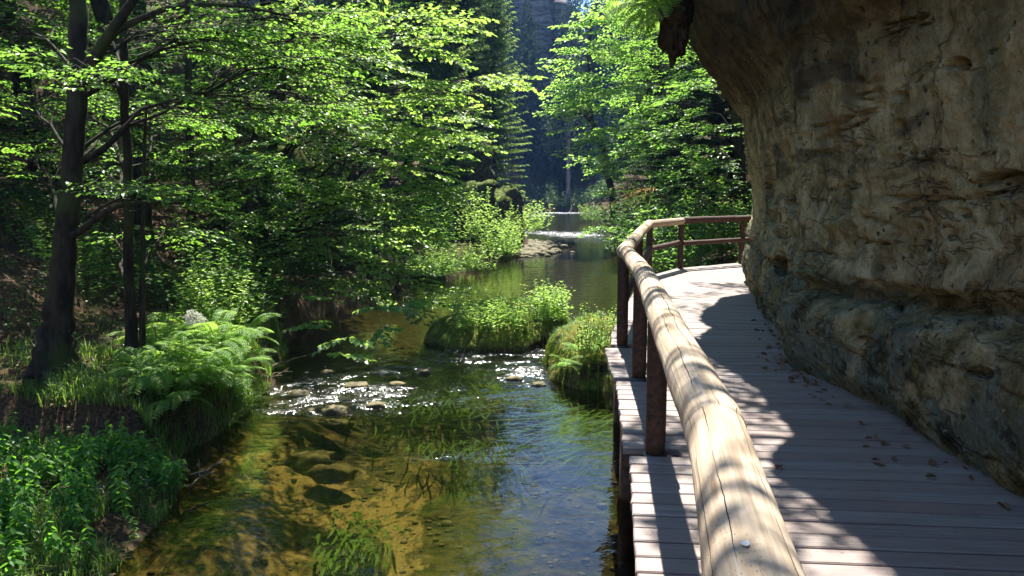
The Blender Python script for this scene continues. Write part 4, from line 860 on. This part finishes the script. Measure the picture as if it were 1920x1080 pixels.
for i, (px, py, z) in enumerate(((1080, 660, .45), (1105, 640, .5), (1125, 655, .5), (1060, 690, .4))):
    plant(ferns, i, G(px, py, z), None, .36, 'small bright fern on the grassy islet beside the boardwalk posts', 'ferns on the islet beside the boardwalk')
for i, (px, py, Y) in enumerate(((800, 500, 24), (825, 515, 23.5), (870, 505, 25), (780, 530, 22.5))):
    c = W(px, py, Y); plant(ferns, i, (c[0], Y, max(hz(c[0], Y), .2)), None, 1.2, 'fern among the shrubs on the left shore beyond the islet', 'ferns on the far left shore')
# ferns hanging from the lip of the overhang
for i, (px, py, Y, rz) in enumerate(((1245, 8, 10.2, 3.0), (1228, 22, 10.4, 3.4), (1262, 30, 10, 2.7), (1240, -20, 10.6, 3.9), (1215, -5, 10.5, 3.1))):
    c = W(px, py, Y); plant(ferns, i, c, rz, .85, 'fern drooping from the rock lip at the top edge', 'ferns on the overhanging rock lip', tilt=(.9*math.sin(rz), -.9*math.cos(rz)) if i % 2 else (0, .3))
boulder('soil_clod', 'dark clod of roots and soil hanging under the fern tuft on the rock lip', 'root clod', W(1266, 34, 10.2), (.15, .2, .40), 6, M['bank'], 60, .9)

# nettle-like plants with stems and paired leaves
nl_v, nl_f = leaf_geo([[0, 0, 0]], [[1, 0, 0]], [[0, 0, 1]], [1.], [.56], .12, True, .25); q_ = MB(); q_.add(nl_v, nl_f); nettle_leaf = q_.mesh('leaf', M['leaf_nettle'], False)
def make_nettle(seed, H):
    r = np.random.default_rng(seed); t = thing('leafy_herb', 'x', 'herb'); mb = MB(); top = np.array([r.normal()*.08, r.normal()*.08, H]); mb.tube(np.array([[0, 0, -.05], top*.5+[.02, 0, 0], top]), [.006, .005, .002], 4); build(mb, 'stem', M['stem'], t)
    n = int(H/.085)
    for i in range(n):
        f = .25 + .75*(i+1)/n; a = (i % 2)*1.57 + r.normal()*.3; s = .125*math.sin(math.pi*min(1, .25+.65*(1-f)))*r.uniform(.75, 1.15)+.025
        for q in (0, 3.1416):
            o = link('leaf', nettle_leaf, t); o.location = top*f; o.rotation_euler = (r.normal()*.2, .15+r.uniform(0, .35), a+q); o.scale = (s,)*3
    return t
nettles = [make_nettle(91, .55), make_nettle(92, .7), make_nettle(93, .45), make_nettle(94, .62)]
GN = 'leafy green herbs on the near left bank'; LN = 'leafy green herb in the thick patch on the near left bank'
r = np.random.default_rng(95); k_ = 0
while k_ < 250:
    y = r.uniform(4.7, 7.0); x = xl(y) + .05 - abs(r.normal())*.9 - r.random()*1.2*(y < 6.6)
    if x < -.70*y - .3: continue
    plant(nettles, k_, (x, y, max(hz(x, y), 0)), None, r.uniform(.34, .62), LN, GN); k_ += 1
r = np.random.default_rng(96)
def herb_mass(name, pts, label, mt, hgt, seed, parent=None, leaf=.05, dens=9, wr=.5, kind='stuff', cat=None, group=None, detail=False, bush=.25):
    """upright leafy stems rising from pts"""
    r = np.random.default_rng(seed); P, D, Nn, L = [], [], [], []; mb = MB()
    for p, h in zip(pts, np.broadcast_to(hgt, (len(pts),))):
        h = h*r.uniform(.65, 1.2); tp = np.array(p) + np.array([r.normal()*bush*h, r.normal()*bush*h, h]); n = max(5, int(h*dens/leaf*.05*2)); f = r.uniform(.15, 1, n)
        mb.tube(np.array([p, (np.array(p)+tp)/2, tp]), [.004, .003, .0015], 3, 1, False)
        a = r.random(n)*6.283; P.append(np.array(p)+(tp-np.array(p))*f[:, None]); D.append(np.stack([np.cos(a), np.sin(a), r.uniform(-.1, .7, n)], 1)); Nn.append(np.stack([-np.cos(a)*.5, -np.sin(a)*.5, np.ones(n)], 1)+r.normal(size=(n, 3))*.25); L.append(leaf*r.uniform(.6, 1.3, n)*(1.15-.45*f))
    P, D, Nn, L = map(np.concatenate, (P, D, Nn, L)); v, f = leaf_geo(P, D, Nn, L, L*wr, .12, detail, .2); mb.add(v, f)
    o = build(mb, name, [mt, M['stem']], parent, False)
    return tag(o, label, cat, group, kind)
def scatter(n, fn, seed):
    r = np.random.default_rng(seed); return [fn(r) for _ in range(n)]
# islets: soil mound > grass, with shrubs standing on them
def islet(label, poly, zt, seed, grass_n, gh):
    poly = np.asarray(poly, float); c = poly.mean(0); n = 64; th = np.linspace(0, 2*math.pi, n, endpoint=False)
    ang = np.arctan2(poly[:, 1]-c[1], poly[:, 0]-c[0]); rad = np.hypot(poly[:, 1]-c[1], poly[:, 0]-c[0]); o = np.argsort(ang)
    rr = np.interp(th, np.concatenate([ang[o]-2*math.pi, ang[o], ang[o]+2*math.pi]), np.tile(rad[o], 3)); ker = np.array([.25, .5, .25]); rr = np.convolve(np.concatenate([rr[-1:], rr, rr[:1]]), ker, 'valid')
    lev = [(1.15, -.6), (1.04, -.06), (1.0, .03), (.99, zt*.18), (.96, zt*.36), (.89, zt*.58), (.80, zt*.78), (.66, zt*.98), (.45, zt*1.16), (.2, zt*1.28), (.02, zt*1.3)]
    P = np.array([[(c[0]+rr[i]*f*math.cos(th[i]), c[1]+rr[i]*f*math.sin(th[i]), z) for i in range(n)] for f, z in lev])
    P = P + (nrm(P-np.array([*c, zt*.3]))*(fbm(P*2.6+seed, 4)*.22 + fbm(P*9+seed, 3)*.06)[..., None])
    t = thing('grassy_islet', label, 'islet', (*c, 0)); mb = MB(); idx = np.arange(P.shape[0]*n).reshape(-1, n); j = np.roll(np.arange(n), -1)
    mb.add(P, np.stack([idx[:-1], idx[:-1][:, j], idx[1:][:, j], idx[1:]], -1).reshape(-1, 4)); mb.f.append((np.array([idx[-1]]), 0)); build(mb, 'soil_mound', M['bank'], t)
    r = np.random.default_rng(seed); q = r.random(grass_n)**.5; i = r.integers(0, n, grass_n); zz = np.interp(q, [.02, .45, .66, .80, .89, .97], [zt*1.3, zt*1.16, zt*.98, zt*.78, zt*.58, zt*.32])
    G_ = np.stack([c[0]+np.cos(th[i])*rr[i]*q*.97, c[1]+np.sin(th[i])*rr[i]*q*.97, zz-.02], 1); gm = MB(); add_blades(gm, G_, r, gh*(.6+.8*sstep(-.2, .3, fbm(G_*1.8+seed, 2))), .005, lean=1.1); tag(build(gm, 'grass', M['grass'], t, False), kind='stuff')
    NM = 6500; k2 = r.integers(0, n, NM); q = r.uniform(.80, 1.02, NM); zz = np.interp(q, [.8, .89, .96, 1.0, 1.02], [zt*.80, zt*.6, zt*.38, zt*.12, .02]) + r.normal(size=NM)*.02; Q = np.stack([c[0]+np.cos(th[k2])*rr[k2]*q, c[1]+np.sin(th[k2])*rr[k2]*q, zz], 1)
    D = np.stack([np.cos(th[k2]), np.sin(th[k2]), -.9+r.normal(size=NM)*.3], 1); v, f = leaf_geo(Q, D, np.stack([np.cos(th[k2]), np.sin(th[k2]), np.full(NM, .7)], 1)+r.normal(size=(NM, 3))*.3, r.uniform(.03, .07, NM), .016, .1, False, .2); mm = MB(); mm.add(v, f); tag(build(mm, 'moss_fringe', M['moss'], t, False), kind='stuff')
    return t, c, rr, th
pA = [G(px, py)[:2] for px, py in ((808, 645), (840, 658), (900, 660), (960, 660), (1010, 652), (1050, 632), (1068, 612))] + [(.9, 16.3), (.2, 16.8), (-.6, 16.2), (-1.25, 15)]
i1 = islet('round islet of grass and moss in the middle of the river', pA, .42, 101, 12000, .11)
pB = [G(px, py)[:2] for px, py in ((1042, 690), (1046, 715), (1085, 728), (1150, 735))] + [(1.9, 10.4), (2.3, 12), (1.9, 13.6), (1.3, 13.9), (.9, 12.8)]
i2 = islet('steep sided grassy islet against the boardwalk posts', pB, .55, 102, 9000, .10)
LH = lambda pts, *a, **k: herb_mass('leafy_shrub', pts, *a, **k)
LH(scatter(320, lambda r: (*(np.array(G(r.uniform(850, 980), 0+r.uniform(585, 622), .36)[:2])), .33), 111), 'pale feathery herbs on the left part of the round islet', M['leaf_herb'], .42, 112, leaf=.08, cat='herb', kind=None, wr=.36, dens=30)
LH(scatter(170, lambda r: (*(np.array(G(r.uniform(1005, 1058), r.uniform(580, 606), .38)[:2])), .33), 113), 'tall leafy bush at the right end of the round islet', M['leaf_herb'], .60, 114, leaf=.08, cat='bush', kind=None, dens=26, wr=.5)
LH(scatter(120, lambda r: (*(np.array(G(r.uniform(925, 1010), r.uniform(585, 612), .38)[:2])), .33), 115), 'low green herbs in the middle of the round islet', M['grass'], .4, 116, leaf=.06, cat='herb', kind=None, wr=.3)
LH(scatter(170, lambda r: (*(np.array(G(r.uniform(1085, 1160), r.uniform(610, 660), .55)[:2])), .52), 117), 'fresh green herbs crowning the islet against the boardwalk', M['leaf_herb'], .38, 118, leaf=.05, cat='herb', kind=None, wr=.5)
# shrubs along the left shore
def bush(label, px, py, Y, rx, rz_, n, seed, mt='leaf_herb', hgt=1., leaf=.10, group=None):
    c = W(px, py, Y); pts = [(c[0]+rx*math.sqrt(q)*math.cos(a), Y+rz_*math.sqrt(q)*math.sin(a)) for q, a in np.random.default_rng(seed).uniform((0, 0), (1, 6.28), (n, 2))]
    return herb_mass('riverside_shrub', [(x, y, max(hz(x, y), .05)) for x, y in pts], label, M[mt], hgt, seed+1, leaf=leaf, cat='shrub', kind=None, wr=.5, dens=20, group=group)
bush('tall bright shrub under the dark mossy rock on the left shore', 925, 470, 29, 1.1, 1.2, 110, 121, hgt=1.9, leaf=.13)
bush('rounded shrub nearest the gravel bar', 955, 462, 31, .6, .8, 70, 123, hgt=1.3, leaf=.11)
bush('dark leafy shrub left of the bright shore shrubs', 790, 480, 25.5, 1.2, 1.0, 110, 125, 'leaf_broad', hgt=1.9, leaf=.13)
bush('low bright herbs at the water edge of the left shore', 870, 515, 24.6, 1.0, .6, 120, 127, hgt=.85, leaf=.10)
bush('leafy shrub at the water edge under the hanging maple sprays', 815, 520, 23.0, .8, .7, 100, 129, hgt=.95, leaf=.10)
bush('shaded shrub behind the maple twigs', 620, 540, 20.5, 1.5, 1., 120, 131, 'leaf_dark', hgt=1.7, leaf=.13)
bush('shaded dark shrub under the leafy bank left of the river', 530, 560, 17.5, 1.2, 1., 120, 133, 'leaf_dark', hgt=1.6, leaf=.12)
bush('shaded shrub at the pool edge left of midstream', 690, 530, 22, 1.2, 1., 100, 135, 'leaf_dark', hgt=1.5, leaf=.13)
bush('bright leafy bush right of the thin stems on the left bank', 415, 560, 11.8, .55, .5, 90, 137, 'leaf_broad', hgt=1.15, leaf=.10)
bush('pale leafy bush behind the white flowered plant', 395, 590, 10.8, .5, .4, 80, 139, 'leaf_herb', hgt=.9, leaf=.09)
bush('tufts of herbs on top of the dark mossy rock', 850, 345, 33, 1.6, 1.3, 90, 231, 'leaf_herb', hgt=.9, leaf=.13)
bush('hanging green shrub beside the dark mossy rock', 800, 400, 31.5, .8, .8, 80, 233, 'leaf_broad', hgt=1.9, leaf=.14)
bush('sunlit bush at foot of the pale spruce', 990, 400, 46, 1.3, 2, 90, 141, hgt=1.8, leaf=.2)
bush('sunlit tuft on the far right shore', 1118, 392, 62, 1.4, 1.5, 110, 143, 'grass', hgt=1.3, leaf=.2)
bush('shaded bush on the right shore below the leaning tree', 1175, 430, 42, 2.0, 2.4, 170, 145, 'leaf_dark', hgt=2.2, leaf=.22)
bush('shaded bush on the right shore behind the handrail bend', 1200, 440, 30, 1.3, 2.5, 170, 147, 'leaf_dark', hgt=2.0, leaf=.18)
bush('bright leaves behind the lower rail of the far railing', 1320, 470, 20.5, 1.6, 1.2, 170, 149, 'leaf_broad', hgt=1.6, leaf=.14)
bush('bright leaves beside the far corner post', 1250, 480, 19.5, .9, 1.0, 110, 151, 'leaf_broad', hgt=1.3, leaf=.13)
r = np.random.default_rng(153)
fb = [(x, y, max(hz(x, y), .1)) for x, y in zip(r.uniform(1, 13, 420), r.uniform(99, 108, 420))]
tag(herb_mass('far_undergrowth', fb, 'low shaded bushes across the far bank of the river', M['bush_far'], 2.0, 154, leaf=.34, dens=26, wr=.55))
LD = [(px, py, Y) for px, py, Y in ((470, 470, 15), (330, 520, 12.5), (150, 560, 12), (300, 480, 14), (200, 500, 13.5), (60, 520, 13), (440, 540, 13.6), (560, 470, 20), (20, 420, 14.5))]
for i, (px, py, Y) in enumerate(LD):
    bush('low leafy bush in the shaded undergrowth behind the trunks', px, py, Y, .9, .7, 55, 160+2*i, 'leaf_dark' if i % 2 else 'leaf_broad', hgt=.9, leaf=.085, group='low bushes in the undergrowth of the left slope')
# white flowering plant
fb_ = np.array([W(357, 640, 9.4)[0], 9.4, .55]); t = thing('white_flower_plant', 'plant with one feathery white flower plume above the ferns', 'flower', (fb_[0], fb_[1], .6)); top = W(360, 596, fb_[1])
mb = MB(); mb.tube(np.array([fb_, (np.array(fb_)+top)/2+[.02, 0, 0], top]), [.006, .005, .003], 5); build(mb, 'stem', M['stem'], t)
r = np.random.default_rng(155); n = 700; q = r.random(n); u = nrm(r.normal(size=(n, 3))); lob = np.array([[0, 0, .06], [.07, 0, .02], [-.06, .02, .0], [.03, -.03, -.05], [-.02, .02, -.07], [.10, .02, -.03]])[r.integers(0, 6, n)]; P = top + lob + u*np.array([.055, .05, .03])*r.random((n, 1))**.6; v, f = leaf_geo(P, u+[0, 0, .2], nrm(r.normal(size=(n, 3))), .030, .012, .1, False, .1); mb = MB(); mb.add(v, f)
mb2 = MB(); mb2 = mb; tag(build(mb, 'flower_plume', M['white'], t, False))
a = r.random(14)*6.283; f_ = r.uniform(.2, .85, 14); v, f = leaf_geo(np.array(fb_)+(top-np.array(fb_))*f_[:, None], np.stack([np.cos(a), np.sin(a), .2+0*a], 1), np.tile([0, 0, 1.], (14, 1)), .12, .06); mb = MB(); mb.add(v, f); build(mb, 'leaf', M['leaf_herb'], t, False)

# grass and litter on the left bank
r = np.random.default_rng(170); n = 26000; y = r.uniform(4.6, 13, n); d = np.abs(r.normal(size=n))*1.25 + .0; x = xl(y) + .05 - d; P = np.stack([x, y, height(x, y)-.02], 1)
ok = (fbm(P*np.array([.9, .9, 0])+3, 3) > -.28 + .12*d) & (P[:, 2] > -.02); P = P[ok]; gm = MB(); add_blades(gm, P, r, .10+.20*sstep(-.1, .4, fbm(P*np.array([.8, .8, 0])+8, 2)), .0045, lean=1.2)
tag(build(gm, 'grass', M['grass'], None, False), 'grass growing along the left bank', kind='stuff')
n = 9000; y = r.uniform(4.6, 22, n); x = xl(y) - .4 - r.random(n)*9; P = np.stack([x, y, height(x, y)+.015], 1); a = r.random(n)*6.283; v, f = leaf_geo(P, np.stack([np.cos(a), np.sin(a), r.normal(size=n)*.2], 1), np.stack([r.normal(size=n)*.3, r.normal(size=n)*.3, np.ones(n)], 1), r.uniform(.05, .1, n), .045, .2, False, .2); gm = MB(); gm.add(v, f)
tag(build(gm, 'leaf_litter', M['dry_leaf'], None, False), 'brown fallen leaves on the wooded slope', kind='stuff')
n = 5200; y = r.uniform(5, 24, n); x = xl(y) - .2 - r.random(n)**1.4*8; z_ = height(x, y); ok = fbm(np.stack([x, y, 0*x], 1)*.7+20, 3) > .02; pts = np.stack([x, y, z_], 1)[ok]
herb_mass('undergrowth', pts[:1500], 'low green ground cover in the wood', M['leaf_dark'], .28, 171, leaf=.07, dens=7, wr=.6)
r = np.random.default_rng(175); n = 900; y = r.uniform(18, 60, n); x = np.where(r.random(n) < .5, xl(y) - r.random(n)*7, xr(y) + r.random(n)*5); pts = np.stack([x, y, height(x, y)], 1)
herb_mass('undergrowth', pts, 'ground cover along the far banks', M['leaf_broad'], .7, 176, leaf=.15, dens=9, wr=.6)
# bank edge: hanging roots and grass over the dark undercut
r = np.random.default_rng(180); n = 1600; y = r.uniform(7.3, 10.2, n); x = xl(y) - r.uniform(-.02, .35, n); P = np.stack([x, y, height(x, y)+.0], 1); gm = MB(); add_blades(gm, P, r, .22, .004, lean=1.6); tag(build(gm, 'grass', M['grass'], None, False), 'tufts of grass hanging over the dark undercut bank', kind='stuff')

# ------------------------------------------------------------------ driftwood, dead branch, weeds, leaves on the deck
def sticks(label, px, py, z, n, L, seed, rad=.012, mt='dead_wood', spread=.25, ang=None):
    r = np.random.default_rng(seed); c = np.array(G(px, py, z))
    for i in range(n):
        a = r.random()*3.14 if ang is None else ang + r.normal()*.4; d = np.array([math.cos(a), math.sin(a), r.uniform(-.05, .25)]); l = L*r.uniform(.5, 1.1); p = c + r.normal(size=3)*np.array([spread, spread, .02]); mb = MB()
        pth = curve(p-d*l/2, p+d*l/2, r.normal()*.05, 7, r, .08); mb.tube(pth, np.linspace(rad*r.uniform(.7, 1.3), rad*.3, 7), 6)
        for q in range(2):
            b_ = pth[r.integers(2, 6)]; e = b_ + nrm(d + r.normal(size=3)*.6)*l*.25; mb.tube(np.array([b_, (b_+e)/2, e]), [rad*.5, rad*.4, rad*.2], 4)
        tag(build(mb, 'driftwood_stick', M[mt], None, True, p), label, 'stick', label + ' group')
sticks('dry stick lying on the near left shore by the herbs', 335, 880, .03, 9, .5, 190, .013)
sticks('bare twig reaching over the water beside the ferns', 520, 690, .12, 7, .75, 191, .011, spread=.2, ang=.5)
sticks('dark wet stick at the edge of the sandy shallows', 300, 950, .02, 5, .45, 192, .011, mt='bark_thin')
t0 = W(1240, 395, 28); t = thing('dead_branch', 'bare yellow lichened branch bending over the right shore', 'branch', t0); r = np.random.default_rng(193); mb = MB()
Lm = np.array([W(1248, 372, 28), W(1225, 352, 28), W(1205, 358, 28), W(1185, 368, 28), W(1168, 362, 28)]); mb.tube(Lm, [.05, .045, .035, .025, .01], 7)
for i in range(16):
    b_ = Lm[r.integers(0, 4)] + r.normal(size=3)*.03; e = b_ + np.array([-r.random()*1.0, r.normal()*.5, r.normal()*.42]); mb.tube(curve(b_, e, r.normal()*.15, 6, r, .1), np.linspace(.018, .005, 6), 4)
mb.tube(np.array([W(1248, 372, 28), W(1255, 420, 28)]), [.05, .06], 7); build(mb, 'limb', M['lichen_wood'], t)
def weeds(label, px, py, n, L, seed, z=-.06, w=.02, spread=(.5, .4), ang=-1.4):
    r = np.random.default_rng(seed); c = np.array(G(px, py, z)); mb = MB()
    for i in range(n):
        p = c + np.array([r.normal()*spread[0], r.normal()*spread[1], r.uniform(-.1, .02)]); a = ang + r.normal()*.16; l = L*r.uniform(.5, 1.2); k_ = 6; s = np.linspace(0, 1, k_); ph = r.random()*6
        cx, cy_ = math.cos(a), math.sin(a); off = .035*l*np.sin(s*4+ph); X = p[0]+cx*l*s - cy_*off; Y = p[1]+cy_*l*s + cx*off; Z = p[2] - .12*(1-s)**2 + .01*np.sin(s*7); wd = w*.5*np.sin(np.pi*(s*.85+.12))
        v = np.stack([np.stack([X-cy_*wd, Y+cx*wd, Z], 1), np.stack([X+cy_*wd, Y-cx*wd, Z+.006], 1)], 1).reshape(-1, 3); b_ = np.arange(k_-1)[:, None]*2; mb.add(v, b_+np.array([[0, 1, 3, 2]]))
    tag(build(mb, 'water_weed', M['weed'], None, True), label, 'water weed')
weeds('streaming green weed below the rapid in midstream', 890, 720, 420, 1.0, 201, -.07, .022, (.75, .5))
weeds('short bright weed tuft breaking the ripples', 800, 768, 26, .5, 202, -.005, .022, (.12, .08), -.2)
weeds('bright weed mat under the foot of the round islet', 860, 690, 60, .6, 203, -.02, .02, (.3, .15))
weeds('long dark weed streaming before the steep islet', 1090, 765, 110, 1.0, 204, -.10, .022, (.4, .5), -2.2)
weeds('dark green weed under the shaded water at the bottom', 660, 980, 110, .45, 205, -.17, .03, (.14, .22))
weeds('weed tuft left of the rapid by the twigs', 565, 735, 24, .4, 206, .0, .022, (.14, .08))
weeds('deep weed under the open water below midstream', 900, 815, 90, .8, 207, -.16, .022, (.4, .2))
r = np.random.default_rng(210); dl_ = []
for s in range(3):
    v, f = leaf_geo([[0, 0, 0]], [[1, 0, 0]], [[0, 0, 1]], [1.], [.62], (.25, .1, .35)[s], True, (.25, -.2, .1)[s]); q_ = MB(); q_.add(v, f); dl_.append(q_.mesh('fallen_leaf', M['dry_leaf'], False))
spots = [(1622, 821), (1640, 824), (1662, 828), (1631, 836), (1634, 861), (1672, 857), (1660, 873), (1748, 873), (1755, 894), (1805, 875), (1685, 809), (1622, 797), (1455, 878), (1500, 708), (1510, 700), (1530, 745), (1545, 752), (1560, 758), (1520, 738), (1580, 762), (1700, 840), (1780, 866), (1820, 900), (1890, 955), (1450, 622), (1455, 632), (1468, 640), (1475, 648)]
while len(spots) < 95:
    f = r.random(); py = 590 + 140*f + r.normal()*8; px = np.interp(py, [585, 640, 690, 720, 760], [1430, 1480, 1488, 1540, 1600]) - abs(r.normal())*26; spots.append((px, py))
for i, (px, py) in enumerate(spots):
    c = G(px, py, DZ+.008); o = link('fallen_leaf', dl_[i % 3]); o.location = c; o.scale = (r.uniform(.05, .085),)*3; o.rotation_euler = (r.normal()*.2, r.normal()*.2, r.random()*6.28); tag(o, 'dry brown leaf lying on the planks near the rock foot', 'leaf', 'dry leaves fallen on the boardwalk')
print('TRIS', sum(len(m.loops) - 2*len(m.polygons) for m in bpy.data.meshes), 'OBJ', len(SC.objects))
